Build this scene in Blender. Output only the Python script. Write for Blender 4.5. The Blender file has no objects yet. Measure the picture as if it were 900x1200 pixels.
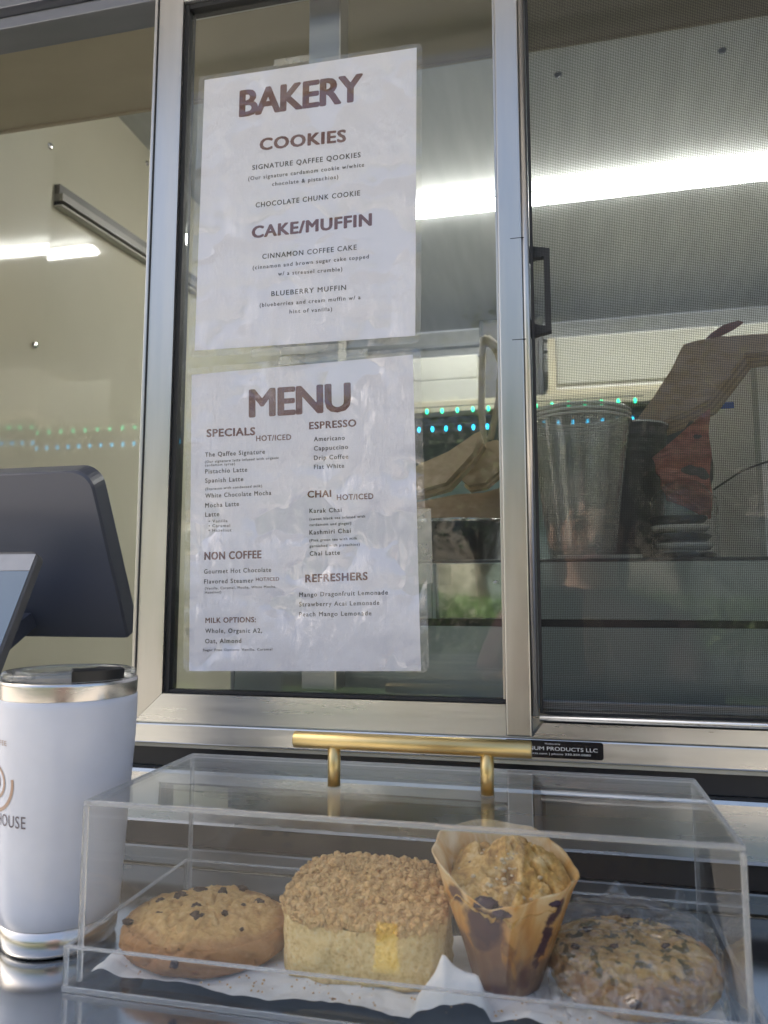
import bpy, bmesh, math, random
from mathutils import Vector, noise, Matrix
S = bpy.context.scene
C = S.collection
R = math.radians
rnd = random.Random(7)

# ------------------------------------------------------------------ camera
cd = bpy.data.cameras.new('camera'); cam = bpy.data.objects.new('camera', cd); C.objects.link(cam)
cam.location = (.0486, -.6455, -.0092)
cam.rotation_euler = (math.pi/2 + .1088, 0, .2223)
cd.sensor_fit = 'VERTICAL'; cd.sensor_height = 36; cd.lens = 26.387
cd.clip_start = .01; cd.clip_end = 2000
cd.dof.use_dof = True; cd.dof.focus_distance = .66; cd.dof.aperture_fstop = 9
S.camera = cam
S.render.resolution_x, S.render.resolution_y = 768, 1024
# ------------------------------------------------------------------ sky, sun, exposure
w = bpy.data.worlds.new('World'); S.world = w; w.use_nodes = True
nt = w.node_tree; nt.nodes.clear()
sky = nt.nodes.new('ShaderNodeTexSky'); sky.sky_type = 'NISHITA'; sky.sun_disc = False
SUN_EL, SUN_AZ = R(48), R(-65)          # sun stands to the left, behind the plane of the window
sky.sun_elevation = SUN_EL; sky.sun_rotation = SUN_AZ
sky.air_density = 1.0; sky.dust_density = 8.0; sky.ozone_density = 0.4
bg = nt.nodes.new('ShaderNodeBackground'); bg.inputs[1].default_value = .12
wo = nt.nodes.new('ShaderNodeOutputWorld')
nt.links.new(sky.outputs[0], bg.inputs[0]); nt.links.new(bg.outputs[0], wo.inputs[0])
sl = bpy.data.lights.new('sun', 'SUN'); sl.energy = 4.2; sl.angle = R(.5); sl.color = (1, .95, .88)
sun = bpy.data.objects.new('sun', sl); C.objects.link(sun)
sd = Vector((math.sin(SUN_AZ)*math.cos(SUN_EL), math.cos(SUN_AZ)*math.cos(SUN_EL), math.sin(SUN_EL)))
sun.rotation_euler = sd.to_track_quat('Z', 'Y').to_euler(); sun.location = sd*20
S.view_settings.view_transform = 'Standard'; S.view_settings.look = 'None'
S.view_settings.gamma = 1; S.view_settings.exposure = 1.6
S.cycles.max_bounces = 14; S.cycles.transparent_max_bounces = 40; S.cycles.glossy_bounces = 6
S.cycles.transmission_bounces = 8; S.cycles.diffuse_bounces = 4
S.cycles.caustics_refractive = False; S.cycles.caustics_reflective = True
S.cycles.sample_clamp_indirect = 4
S.cycles.use_denoising = True

# ------------------------------------------------------------------ materials
def nodes(name):
    m = bpy.data.materials.new(name); m.use_nodes = True
    t = m.node_tree; t.nodes.clear()
    o = t.nodes.new('ShaderNodeOutputMaterial')
    return m, t, o
def N(t, kind, **kw):
    n = t.nodes.new('ShaderNode'+kind)
    for k, v in kw.items():
        if hasattr(n, k): setattr(n, k, v)
        else: n.inputs[k].default_value = v
    return n
def coords(t, scale=(1, 1, 1), rot=(0, 0, 0)):
    c = N(t, 'TexCoord'); mp = N(t, 'Mapping')
    mp.inputs['Scale'].default_value = scale; mp.inputs['Rotation'].default_value = rot
    t.links.new(c.outputs['Object'], mp.inputs[0]); return mp.outputs[0]
def noise_n(t, v, scale, detail=4, rough=.55, dist=0):
    n = N(t, 'TexNoise'); n.inputs['Scale'].default_value = scale; n.inputs['Detail'].default_value = detail
    n.inputs['Roughness'].default_value = rough; n.inputs['Distortion'].default_value = dist
    t.links.new(v, n.inputs['Vector']); return n.outputs['Fac']
def ramp(t, f, stops, interp='LINEAR'):
    r = N(t, 'ValToRGB'); r.color_ramp.interpolation = interp
    e = r.color_ramp.elements
    while len(e) < len(stops): e.new(.5)
    for k, (p, c) in enumerate(stops):
        e[k].position = p; e[k].color = (*c, 1) if len(c) == 3 else c
    t.links.new(f, r.inputs[0]); return r.outputs[0]
def mixc(t, f, a, b, mode='MIX'):
    m = N(t, 'Mix', data_type='RGBA', blend_type=mode)
    for s, v in ((0, f), (6, a), (7, b)):
        if isinstance(v, (int, float)): m.inputs[s].default_value = v
        elif isinstance(v, tuple): m.inputs[s].default_value = (*v, 1)
        else: t.links.new(v, m.inputs[s])
    return m.outputs[2]
def mth(t, op, a, b=None, clamp=False):
    m = N(t, 'Math', operation=op); m.use_clamp = clamp
    for s, v in ((0, a), (1, b)):
        if v is None: continue
        if isinstance(v, (int, float)): m.inputs[s].default_value = v
        else: t.links.new(v, m.inputs[s])
    return m.outputs[0]
def bump(t, f, strength, dist=.001):
    b = N(t, 'Bump'); b.inputs['Strength'].default_value = strength; b.inputs['Distance'].default_value = dist
    t.links.new(f, b.inputs['Height']); return b.outputs[0]
def mat(name, c1, c2=None, *A, crough=.08, **K): return mat_(name, c1, c2, *A, crough=crough, **K)
def mat_(name, c1, c2=None, rough=.5, rough2=None, metal=0, scale=20, stretch=(1, 1, 1), bmp=0, bscale=None, bdist=.001,
        coat=0, emit=None, estr=0, spec=.5, aniso=0, trans=0, sss=0, detail=5, crough=.08):
    m, t, o = nodes(name); p = N(t, 'BsdfPrincipled')
    v = coords(t, stretch); f = noise_n(t, v, scale, detail)
    if c2: t.links.new(ramp(t, f, [(.3, c1), (.7, c2)]), p.inputs['Base Color'])
    else: p.inputs['Base Color'].default_value = (*c1, 1)
    if rough2 is not None:
        mr = N(t, 'MapRange'); t.links.new(f, mr.inputs[0]); mr.inputs[1].default_value = .3; mr.inputs[2].default_value = .7
        mr.inputs[3].default_value = rough; mr.inputs[4].default_value = rough2; t.links.new(mr.outputs[0], p.inputs['Roughness'])
    else: p.inputs['Roughness'].default_value = rough
    p.inputs['Metallic'].default_value = metal; p.inputs['Specular IOR Level'].default_value = spec
    p.inputs['Coat Weight'].default_value = coat; p.inputs['Coat Roughness'].default_value = crough
    p.inputs['Anisotropic'].default_value = aniso
    if sss: p.inputs['Subsurface Weight'].default_value = sss; p.inputs['Subsurface Radius'].default_value = (.004, .002, .001)
    if emit: p.inputs['Emission Color'].default_value = (*emit, 1); p.inputs['Emission Strength'].default_value = estr
    if bmp:
        f2 = noise_n(t, v, bscale or scale, 6); t.links.new(bump(t, f2, bmp, bdist), p.inputs['Normal'])
    t.links.new(p.outputs[0], o.inputs[0]); return m
def clear(name, tint=(1, 1, 1), rough=.0, f0=.04, haze=0, haze_col=(.8, .8, .8), bmp=0, bscale=30, bdist=.002, stretch=(1, 1, 1), detail=3, f90=1.0, mask=None, glint=0):
    """thin clear sheet: Schlick mix of a see-through and a mirror part, plus a little dust, painted pale sheen and glints"""
    m, t, o = nodes(name)
    tr = N(t, 'BsdfTransparent'); tr.inputs[0].default_value = (*tint, 1)
    gl = N(t, 'BsdfGlossy'); gl.inputs['Roughness'].default_value = rough
    lw = N(t, 'LayerWeight'); lw.inputs[0].default_value = .5
    pw = mth(t, 'POWER', lw.outputs['Facing'], 5.0)
    fr = mth(t, 'ADD', mth(t, 'MULTIPLY', pw, f90-f0), f0)
    if bmp:
        v = coords(t, stretch); f = noise_n(t, v, bscale, detail, .6)
        if mask:
            f = mth(t, 'MULTIPLY', f, ramp(t, noise_n(t, coords(t), mask, 2), [(.42, (0, 0, 0)), (.62, (1, 1, 1))]))
        nrm = bump(t, f, bmp, bdist); t.links.new(nrm, gl.inputs['Normal'])
    mx = N(t, 'MixShader'); t.links.new(fr, mx.inputs[0]); t.links.new(tr.outputs[0], mx.inputs[1]); t.links.new(gl.outputs[0], mx.inputs[2])
    out = mx.outputs[0]
    if haze:
        df = N(t, 'BsdfDiffuse'); df.inputs[0].default_value = (*haze_col, 1)
        f3 = noise_n(t, coords(t), 14, 5)
        hz = N(t, 'MapRange'); t.links.new(f3, hz.inputs[0]); hz.inputs[1].default_value = .35; hz.inputs[2].default_value = .75
        hz.inputs[3].default_value = haze*.3; hz.inputs[4].default_value = haze*1.7
        m2 = N(t, 'MixShader'); t.links.new(hz.outputs[0], m2.inputs[0]); t.links.new(out, m2.inputs[1]); t.links.new(df.outputs[0], m2.inputs[2]); out = m2.outputs[0]
    if glint:  # white streaks painted in as highlights of the crinkled film
        sk_ = noise_n(t, coords(t, (1, 3.2, 2.2), (.3, .5, .9)), 17, 2, .5, .8)
        rm = ramp(t, sk_, [(.47, (0, 0, 0)), (.50, (glint,)*3), (.515, (0, 0, 0)), (.585, (0, 0, 0)), (.60, (glint*1.2,)*3), (.63, (0, 0, 0))])
        d2 = N(t, 'BsdfPrincipled'); d2.inputs['Base Color'].default_value = (.9, .9, .9, 1); d2.inputs['Roughness'].default_value = .15
        m3 = N(t, 'MixShader'); t.links.new(rm, m3.inputs[0]); t.links.new(out, m3.inputs[1]); t.links.new(d2.outputs[0], m3.inputs[2]); out = m3.outputs[0]
    t.links.new(out, o.inputs[0]); return m

M = {}
M['alu_v'] = mat('aluminium_upright', (.54, .53, .51), (.64, .62, .59), .26, .42, 1, 9, (6, 6, .5), .12, 60, .0004, aniso=.4)
M['alu_h'] = mat('aluminium_rail', (.62, .63, .64), (.74, .75, .75), .24, .40, 1, 9, (.5, 6, 6), .12, 60, .0004, aniso=.4)
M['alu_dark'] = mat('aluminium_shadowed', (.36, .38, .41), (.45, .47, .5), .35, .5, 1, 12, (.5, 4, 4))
M['rail_shadow'] = mat('shaded_head_rail', (.24, .25, .29), (.30, .31, .35), .4, .55, 1, 12, (.5, 4, 4))  # darker aluminium copy, shade of the head rails painted into its colour
M['steel_wall'] = mat('stainless_cladding', (.55, .55, .54), (.66, .66, .64), .2, .34, 1, 7, (.6, 4, 5), .08, 90, .0004, aniso=.5)
M['steel_counter'] = mat('stainless_counter', (.48, .50, .52), (.56, .58, .60), .09, .18, 1, 10, (1, 3, 1), .06, 120, .0003)
M['dull_steel'] = mat('dull_stainless', (.20, .20, .20), (.27, .27, .265), .25, .38, 1, 7, (.6, 4, 5))
M['steel_in'] = mat('stainless_ceiling', (.50, .515, .515), (.60, .62, .62), .50, .60, .5, 5, (5, .6, 5), .05, 60, .0005, aniso=.3)
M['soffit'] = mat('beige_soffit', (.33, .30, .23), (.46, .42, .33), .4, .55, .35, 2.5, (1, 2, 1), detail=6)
M['cream'] = mat('glossy_cream_wall', (.60, .57, .45), (.65, .615, .495), .035, .06, 0, 3, coat=.5, crough=.02, bmp=.02, bscale=3, bdist=.003)
M['rubber'] = mat('black_rubber', (.012, .012, .014), (.02, .02, .022), .5, .65)
M['black_gap'] = mat('black_channel', (.008, .01, .016), None, .4)
M['brown_gap'] = mat('brown_seam', (.016, .012, .010), (.028, .021, .018), .55)
M['caulk'] = mat('cream_caulk', (.42, .40, .33), (.52, .50, .43), .6, bmp=.4, bscale=200)
M['sticker'] = mat('black_label', (.008, .008, .01), None, .25, coat=.4)
M['ink_white'] = mat('white_print', (.75, .75, .75), None, .5)
M['ink_green'] = mat('green_print', (.05, .25, .08), None, .5)
M['paper'] = mat('white_paper', (.76, .77, .86), (.79, .80, .88), .75, scale=4)
M['ink_brown'] = mat('brown_ink', (.115, .026, .018), (.13, .034, .026), .6)
M['ink_black'] = mat('dark_ink', (.022, .016, .018), None, .6)
M['film'] = clear('laminate_film', (.97, .97, .965), .05, .12, .05, (.85, .86, .85), 1.0, 75, .016, (1, 1, .35), 5, .9, mask=14)
M['film_glossy'] = clear('rippled_laminate_film', (.97, .97, .965), .045, .16, .05, (.85, .86, .85), 1.0, 80, .03, (1, 1, .35), 5, .9, mask=12)
M['tape'] = clear('clear_tape', (.90, .90, .88), .15, .08, .25, (.9, .9, .8), .8, 90, .002)
M['glass'] = clear('window_glass', (.965, .975, .965), .0, .045, .008, (.7, .7, .65))
M['glass_dark'] = clear('sliding_sash_glass', (.97, .98, .97), .0, .05, .008, (.5, .5, .45))
M['acrylic'] = clear('clear_acrylic', (.985, .99, .99), .01, .027, .005, (.8, .8, .8), .10, 7, .003)
M['acrylic_top'] = clear('clear_acrylic_lid', (.985, .99, .99), .008, .036, .006, (.8, .8, .8), .12, 9, .002)
M['wire'] = mat('charcoal_wire', (.022, .022, .022), None, .55)
M['brass'] = mat('brushed_brass', (.62, .47, .21), (.70, .55, .27), .34, .42, 1, 30, (1, 1, 1), .1, 200, .0003)
M['tumbler'] = mat('white_powder_coat', (.60, .64, .73), (.63, .67, .76), .33, .42, 0, 60, bmp=.15, bscale=900, bdist=.0002, coat=.15)
M['steel'] = mat('brushed_steel', (.62, .6, .57), (.75, .73, .7), .18, .3, 1, 20, (1, 1, 8), .05, 90, .0003, aniso=.5)
M['black_plastic'] = mat('black_plastic', (.008, .009, .011), None, .3)
M['lid_clear'] = clear('tumbler_lid_plastic', (.86, .88, .88), .03, .08, .06, (.8, .8, .8), .3, 60, .002)
M['gold_ink'] = mat('rose_gold_print', (.34, .25, .20), None, .4, metal=.6)
M['grey_ink'] = mat('grey_print', (.13, .11, .13), None, .5)
M['pos'] = mat('slate_plastic', (.085, .095, .13), (.095, .105, .14), .34, .42, 0, 5, bmp=.1, bscale=800, bdist=.0002)
M['screen'] = mat('display_glass', (.03, .05, .08), (.04, .065, .10), .08, .14, 0, 6, coat=1, emit=(.12, .22, .34), estr=.10)
M['bezel'] = mat('pale_bezel', (.26, .27, .29), (.34, .35, .37), .2, .3, .3, 20)
M['tissue'] = mat('white_tissue', (.80, .80, .79), (.84, .84, .83), .9, bmp=.5, bscale=260, bdist=.0012, scale=40)
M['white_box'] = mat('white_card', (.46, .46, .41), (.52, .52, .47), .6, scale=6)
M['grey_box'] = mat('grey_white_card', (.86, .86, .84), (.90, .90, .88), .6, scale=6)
M['kraft'] = mat('kraft_paper', (.56, .42, .28), (.66, .51, .35), .75, scale=18, stretch=(1, 1, 4), bmp=.3, bscale=60)
M['kraft_dark'] = mat('dark_kraft_paper', (.40, .29, .20), (.50, .38, .27), .75, scale=18, stretch=(1, 1, 4), bmp=.3, bscale=60)
M['cord'] = mat('beige_strap', (.42, .36, .27), (.5, .44, .34), .7)
M['red'] = mat('dark_red_cloth', (.22, .08, .07), (.62, .28, .24), .8, scale=60, stretch=(1, 1, 3))
M['charcoal'] = mat('charcoal_plastic', (.075, .075, .08), (.10, .10, .105), .4, .5)
M['panel_teal'] = mat('glossy_grey_green_panel', (.33, .38, .37), (.38, .43, .42), .06, .14, .0, 3, coat=.6)
M['panel_mirror'] = mat('polished_steel_panel', (.40, .44, .42), (.44, .48, .46), .03, .09, .9, 3)
M['shelf_cream'] = mat('cream_shelf_edge', (.52, .48, .36), (.56, .52, .40), .5)
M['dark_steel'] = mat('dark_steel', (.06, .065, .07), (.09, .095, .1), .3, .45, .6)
M['pale_teal'] = mat('pale_steel_equipment', (.22, .28, .28), (.3, .36, .36), .35, .5, .5)
M['led_g'] = mat('green_led', (.02, .5, .25), None, .3, emit=(.03, .95, .42), estr=1.6)
M['led_b'] = mat('cyan_led', (.02, .4, .6), None, .3, emit=(.02, .55, 1.0), estr=1.8)
M['tube'] = mat('lamp_diffuser', (.9, .9, .9), None, .4, emit=(1, .985, .93), estr=19)
M['choc'] = mat('dark_chocolate', (.045, .02, .012), (.07, .035, .022), .65, .75, scale=200)
M['blueberry'] = mat('blueberry', (.02, .008, .022), (.045, .018, .045), .35, .55, scale=150)
M['wrap'] = clear('crinkled_plastic_wrap', (.96, .96, .96), .07, .10, .03, (.8, .8, .8), 1.0, 22, .02, (1, 1.6, 1), 3, .9, glint=.13)
M['cup_clear'] = clear('clear_cup_plastic', (.92, .93, .92), .06, .15, .22, (.75, .75, .7), .35, 40, .003, (1, 1, 4))
M['asphalt'] = mat('asphalt', (.045, .045, .047), (.07, .068, .066), .85, scale=30, bmp=.5, bscale=300, bdist=.004)
M['yellow'] = mat('yellow_road_paint', (.78, .52, .04), (.85, .6, .06), .5, scale=30)
M['truck'] = mat('white_truck_paint', (.62, .63, .64), (.68, .69, .7), .3, .4, 0, 3, coat=.4)
M['floor'] = mat('grey_vinyl_floor', (.30, .30, .29), (.38, .38, .36), .4, .5)
M['bark'] = mat('bark', (.09, .065, .045), (.16, .12, .09), .9, scale=8, stretch=(1, 1, .3), bmp=.6)
M['leaf'] = mat('leaf', (.05, .10, .025), (.10, .17, .045), .55, scale=3)
M['grass'] = mat('grass', (.05, .09, .03), (.09, .13, .045), .9, scale=4)
M['concrete'] = mat('pale_concrete', (.23, .215, .19), (.29, .27, .24), .8, scale=5)

def crumb_mat(name, base, dark, lite, scale, bmp, extra=None, rim=None):
    m, t, o = nodes(name); p = N(t, 'BsdfPrincipled'); v = coords(t)
    a = noise_n(t, v, scale, 8, .65); b = noise_n(t, v, scale*.18, 3)
    col = ramp(t, a, [(.33, dark), (.5, base), (.68, lite)])
    col = mixc(t, ramp(t, b, [(.35, (0, 0, 0)), (.7, (.55, .55, .55))]), col, base)
    if extra:   # specks of another colour
        s = noise_n(t, v, extra[1], 2); col = mixc(t, ramp(t, s, [(extra[2], (0, 0, 0)), (extra[2]+.06, (1, 1, 1))]), col, extra[0])
    if rim:
        sx = N(t, 'SeparateXYZ'); t.links.new(v, sx.inputs[0])
        ex = mth(t, 'POWER', mth(t, 'DIVIDE', sx.outputs[0], rim[0]), 2); ey = mth(t, 'POWER', mth(t, 'DIVIDE', sx.outputs[1], rim[1]), 2)
        e_ = mth(t, 'ADD', mth(t, 'ADD', ex, ey), mth(t, 'MULTIPLY', mth(t, 'SUBTRACT', b, .5), .8))
        col = mixc(t, ramp(t, e_, [(.62, (0, 0, 0)), (.98, (.75, .75, .75))]), col, rim[2])
    t.links.new(col, p.inputs['Base Color']); p.inputs['Roughness'].default_value = .75
    p.inputs['Subsurface Weight'].default_value = .12; p.inputs['Subsurface Radius'].default_value = (.006, .003, .0015)
    p.inputs['Subsurface Scale'].default_value = .5
    t.links.new(bump(t, a, bmp, .0016), p.inputs['Normal'])
    t.links.new(p.outputs[0], o.inputs[0]); return m
M['cookie'] = crumb_mat('baked_cookie_dough', (.68, .42, .15), (.46, .23, .07), (.82, .58, .28), 200, .9, None, (.056, .045, (.36, .16, .06)))
M['cookie_green'] = crumb_mat('pistachio_cookie_dough', (.62, .40, .15), (.30, .17, .05), (.78, .58, .27), 150, .9, ((.16, .13, .05), 120, .56), (.05, .044, (.30, .14, .05)))
M['cake'] = crumb_mat('pale_yellow_cake', (.88, .66, .30), (.58, .38, .14), (.92, .77, .45), 330, 1.0)
M['streusel'] = crumb_mat('brown_sugar_streusel', (.64, .41, .17), (.36, .19, .07), (.82, .60, .32), 240, .9)
M['muffin'] = crumb_mat('muffin_crumb', (.60, .37, .11), (.24, .11, .03), (.84, .66, .36), 120, .9)

M['berry_brown'] = mat('dried_fruit', (.05, .022, .014), (.10, .05, .03), .6, .7, scale=150)
def muffin_paper():
    m, t, o = nodes('oil_stained_parchment'); p = N(t, 'BsdfPrincipled'); v = coords(t)
    sx = N(t, 'SeparateXYZ'); t.links.new(v, sx.inputs[0])
    n1 = noise_n(t, coords(t, (1, 1, .45)), 55, 4, .55, 1.2)
    zz = mth(t, 'ADD', mth(t, 'MULTIPLY', sx.outputs[2], 11.5), mth(t, 'MULTIPLY', mth(t, 'SUBTRACT', n1, .5), 1.1))
    col = ramp(t, zz, [(0.0, (.17, .07, .045)), (.30, (.22, .10, .055)), (.40, (.46, .19, .04)), (.6, (.62, .31, .08)), (.80, (.70, .48, .24)), (1, (.80, .64, .42))])
    f2 = noise_n(t, coords(t, (1, 1, .35)), 38, 3)
    col = mixc(t, ramp(t, f2, [(.54, (0, 0, 0)), (.70, (.45, .45, .45))]), col, (.66, .48, .26))
    vor = noise_n(t, v, 30, 1.5)
    col = mixc(t, ramp(t, vor, [(.72, (0, 0, 0)), (.78, (.8, .8, .8))]), col, (.05, .015, .035))
    nz = mth(t, 'MULTIPLY', mth(t, 'SUBTRACT', noise_n(t, v, 130, 4), .5), .012)
    for (az, z, rad_, dark) in ((249, .0430, .0155, .97), (240, .0330, .0090, .7), (222, .0575, .0070, .9), (262, .0500, .0060, .9), (324, .0560, .0060, .95), (322, .0510, .0062, .95), (320, .0460, .0062, .95), (319, .0410, .0058, .95), (318, .0360, .0054, .95), (316, .0310, .0050, .95), (314, .0260, .0046, .9), (312, .021, .0042, .8), (275, .030, .0050, .4), (300, .012, .009, .35), (262, .010, .010, .35)):
        a = math.radians(az); rr_ = .0185+.0235*(z/.078)**.85
        dn = N(t, 'VectorMath', operation='DISTANCE'); t.links.new(v, dn.inputs[0]); dn.inputs[1].default_value = (rr_*math.cos(a), rr_*math.sin(a)*.92, z)
        d = mth(t, 'ADD', dn.outputs['Value'], nz)
        k_ = ramp(t, mth(t, 'DIVIDE', d, rad_), [(.62, (dark,)*3), (1.0, (0, 0, 0))])
        col = mixc(t, k_, col, (.045, .015, .035))
    t.links.new(col, p.inputs['Base Color']); p.inputs['Roughness'].default_value = .38
    p.inputs['Subsurface Weight'].default_value = .1
    t.links.new(bump(t, noise_n(t, coords(t, (1, 1, .3)), 90, 4), .5, .001), p.inputs['Normal'])
    t.links.new(p.outputs[0], o.inputs[0]); return m
M['mpaper'] = muffin_paper()

# ------------------------------------------------------------------ object helpers
def tag(o, label=None, cat=None, group=None, kind=None):
    if label: o['label'] = label
    if cat: o['category'] = cat
    if group: o['group'] = group
    if kind: o['kind'] = kind
    return o
def thing(name, label, cat, loc=(0, 0, 0), group=None, rz=0):
    o = bpy.data.objects.new(name, None); C.objects.link(o); o.empty_display_size = .05
    o.location = loc; o.rotation_euler.z = rz
    return tag(o, label, cat, group)
def root_of(o):
    while o.parent: o = o.parent
    return o
def put(name, verts, faces, m, parent=None, smooth=False, org=None, kind=None, label=None):
    """link a mesh whose vertices are given in world coordinates"""
    base = Vector(root_of(parent).location) if parent else Vector(org or (0, 0, 0))
    me = bpy.data.meshes.new(name)
    me.from_pydata([tuple(Vector(v)-base) for v in verts], [], faces)
    me.materials.append(M[m] if isinstance(m, str) else m)
    if smooth:
        me.polygons.foreach_set('use_smooth', [True]*len(me.polygons))
    me.update()
    o = bpy.data.objects.new(name, me); C.objects.link(o)
    if parent: o.parent = parent
    else: o.location = base
    if kind: o['kind'] = kind
    if label: o['label'] = label
    return o
def boxv(x0, x1, y0, y1, z0, z1, b=0):
    """box, or chamfered box when b>0"""
    if b <= 0:
        v = [(x, y, z) for x in (x0, x1) for y in (y0, y1) for z in (z0, z1)]
        f = [(0, 1, 3, 2), (4, 6, 7, 5), (0, 4, 5, 1), (2, 3, 7, 6), (0, 2, 6, 4), (1, 5, 7, 3)]
        return v, f
    bm = bmesh.new(); bmesh.ops.create_cube(bm, size=1)
    for q in bm.verts:
        q.co = Vector(((x0+x1)/2+q.co.x*(x1-x0), (y0+y1)/2+q.co.y*(y1-y0), (z0+z1)/2+q.co.z*(z1-z0)))
    bmesh.ops.bevel(bm, geom=bm.edges[:], offset=b, segments=2, affect='EDGES', profile=.5)
    return frombm(bm)
def frombm(bm):
    bm.verts.index_update()
    v = [tuple(q.co) for q in bm.verts]; f = [tuple(q.index for q in g.verts) for g in bm.faces]
    bm.free(); return v, f
def box(name, m, parent, x0, x1, y0, y1, z0, z1, b=0, **kw):
    v, f = boxv(x0, x1, y0, y1, z0, z1, b); return put(name, v, f, m, parent, **kw)
def join(*parts):
    V, F = [], []
    for v, f in parts:
        n = len(V); V += list(v); F += [tuple(i+n for i in g) for g in f]
    return V, F
def prism(poly, axis, a, b):
    """extrude polygon (2-D) along axis from a to b. axis 'x': poly=(y,z); 'y': (x,z); 'z': (x,y)"""
    def mk(p, t): return {'x': (t, p[0], p[1]), 'y': (p[0], t, p[1]), 'z': (p[0], p[1], t)}[axis]
    n = len(poly); v = [mk(p, a) for p in poly]+[mk(p, b) for p in poly]
    f = [tuple(range(n))[::-1], tuple(range(n, 2*n))]+[(i, (i+1) % n, n+(i+1) % n, n+i) for i in range(n)]
    return v, f
def lathe(prof, cx, cy, n=48, cap=True, ph=0):
    v, f = [], []
    for r, z in prof:
        for k in range(n):
            a = 2*math.pi*k/n+ph; v.append((cx+r*math.cos(a), cy+r*math.sin(a), z))
    for i in range(len(prof)-1):
        for k in range(n):
            f.append((i*n+k, i*n+(k+1) % n, (i+1)*n+(k+1) % n, (i+1)*n+k))
    if cap:
        f.append(tuple(range(n))[::-1]); f.append(tuple((len(prof)-1)*n+k for k in range(n)))
    return v, f
def tube(pts, r, n=10, cap=True):
    pts = [Vector(p) for p in pts]; v, f = [], []; up = None
    for i, p in enumerate(pts):
        d = (pts[min(i+1, len(pts)-1)]-pts[max(i-1, 0)]).normalized()
        if up is None: up = Vector((0, 0, 1)) if abs(d.z) < .9 else Vector((1, 0, 0))
        s = d.cross(up).normalized(); up = s.cross(d).normalized()
        rr = r[i] if isinstance(r, (list, tuple)) else r
        for k in range(n):
            a = 2*math.pi*k/n; v.append(tuple(p+(s*math.cos(a)+up*math.sin(a))*rr))
    for i in range(len(pts)-1):
        for k in range(n): f.append((i*n+k, i*n+(k+1) % n, (i+1)*n+(k+1) % n, (i+1)*n+k))
    if cap: f.append(tuple(range(n))[::-1]); f.append(tuple((len(pts)-1)*n+k for k in range(n)))
    return v, f
def blob(c, r, sub=3, amp=.1, fs=3, seed=0, flat=1.0):
    bm = bmesh.new(); bmesh.ops.create_icosphere(bm, subdivisions=sub, radius=1)
    for q in bm.verts:
        n = q.co.normalized(); d = 1+amp*noise.noise(n*fs+Vector((seed, seed*.7, 3)))+amp*.5*noise.noise(n*fs*2.3+Vector((seed, 1, 9)))
        q.co = Vector((c[0]+n.x*r[0]*d, c[1]+n.y*r[1]*d, c[2]+n.z*r[2]*d))
    return frombm(bm)
# ------------------------------------------------------------------ lettering
_fc = {}
def text_mesh(s, bold=0.0, space=1.0):
    cu = bpy.data.curves.new('t', 'FONT'); cu.body = s; cu.size = 1; cu.offset = 0; cu.space_character = space
    cu.resolution_u = 3; cu.fill_mode = 'FRONT'
    o = bpy.data.objects.new('t', cu); C.objects.link(o)
    bpy.context.view_layer.update()
    me = bpy.data.meshes.new_from_object(o.evaluated_get(bpy.context.evaluated_depsgraph_get()))
    v = [tuple(q.co) for q in me.vertices]; f = [tuple(p.vertices) for p in me.polygons]
    bpy.data.objects.remove(o); bpy.data.curves.remove(cu); bpy.data.meshes.remove(me)
    return v, f
CAP = max(q[1] for q in text_mesh('H')[0])
def text_fit(s, x0, x1, y0, cap, bold=.0, space=1.0, y1=None):
    """vertices in paper space: text from x0 to x1 on a baseline y0..y1, capitals cap high"""
    v, f = text_mesh(s, bold, space)
    a = min(q[0] for q in v); b = max(q[0] for q in v); k = (x1-x0)/(b-a); g = cap/CAP
    y1 = y0 if y1 is None else y1
    return [(x0+(q[0]-a)*k, q[1]*g + y0+(y1-y0)*(q[0]-a)/(b-a)) for q in v], f

# ================================================================== SETTING
def ground():
    box('ground', 'concrete', None, -300, 300, -300, 300, -1.60, -1.45, kind='structure')
    v, f = boxv(-60, 60, -60, -9.0, -1.45, -1.33); put('lawn', v, f, 'grass', kind='structure')
    v, f = boxv(-60, 60, -9.0, -8.6, -1.45, -1.31); put('kerb', v, f, 'concrete', kind='structure')
ground()
v, f = boxv(-.05, .05, -3.15, -2.1, -1.446, -1.442)
v = [(p[0]-.72+(-3.19-p[1])*-.22, p[1], p[2]) for p in v]
tag(put('parking_line', v, f, 'yellow'), 'yellow painted line running away on the asphalt behind the viewer', 'road marking', kind='structure')

X0, X1, Y1, ZC, ZF = -.92, 1.7, 2.42, 1.10, -.85
# ceiling, floor, walls of the truck
box('ceiling', 'steel_in', None, X0, X1, .0, Y1, ZC, ZC+.03, kind='structure')
box('floor', 'floor', None, X0, X1, .04, Y1, ZF-.03, ZF, kind='structure')
box('back_wall', 'steel_in', None, X0, X1, Y1, Y1+.05, ZF, ZC-.001, kind='structure')
box('right_wall', 'cream', None, X1, X1+.05, .0, Y1+.05, ZF, ZC+.03, kind='structure')
wl = box('left_wall', 'cream', None, X0-.05, X0, .0, Y1+.05, ZF, ZC+.03, kind='structure')
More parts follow.
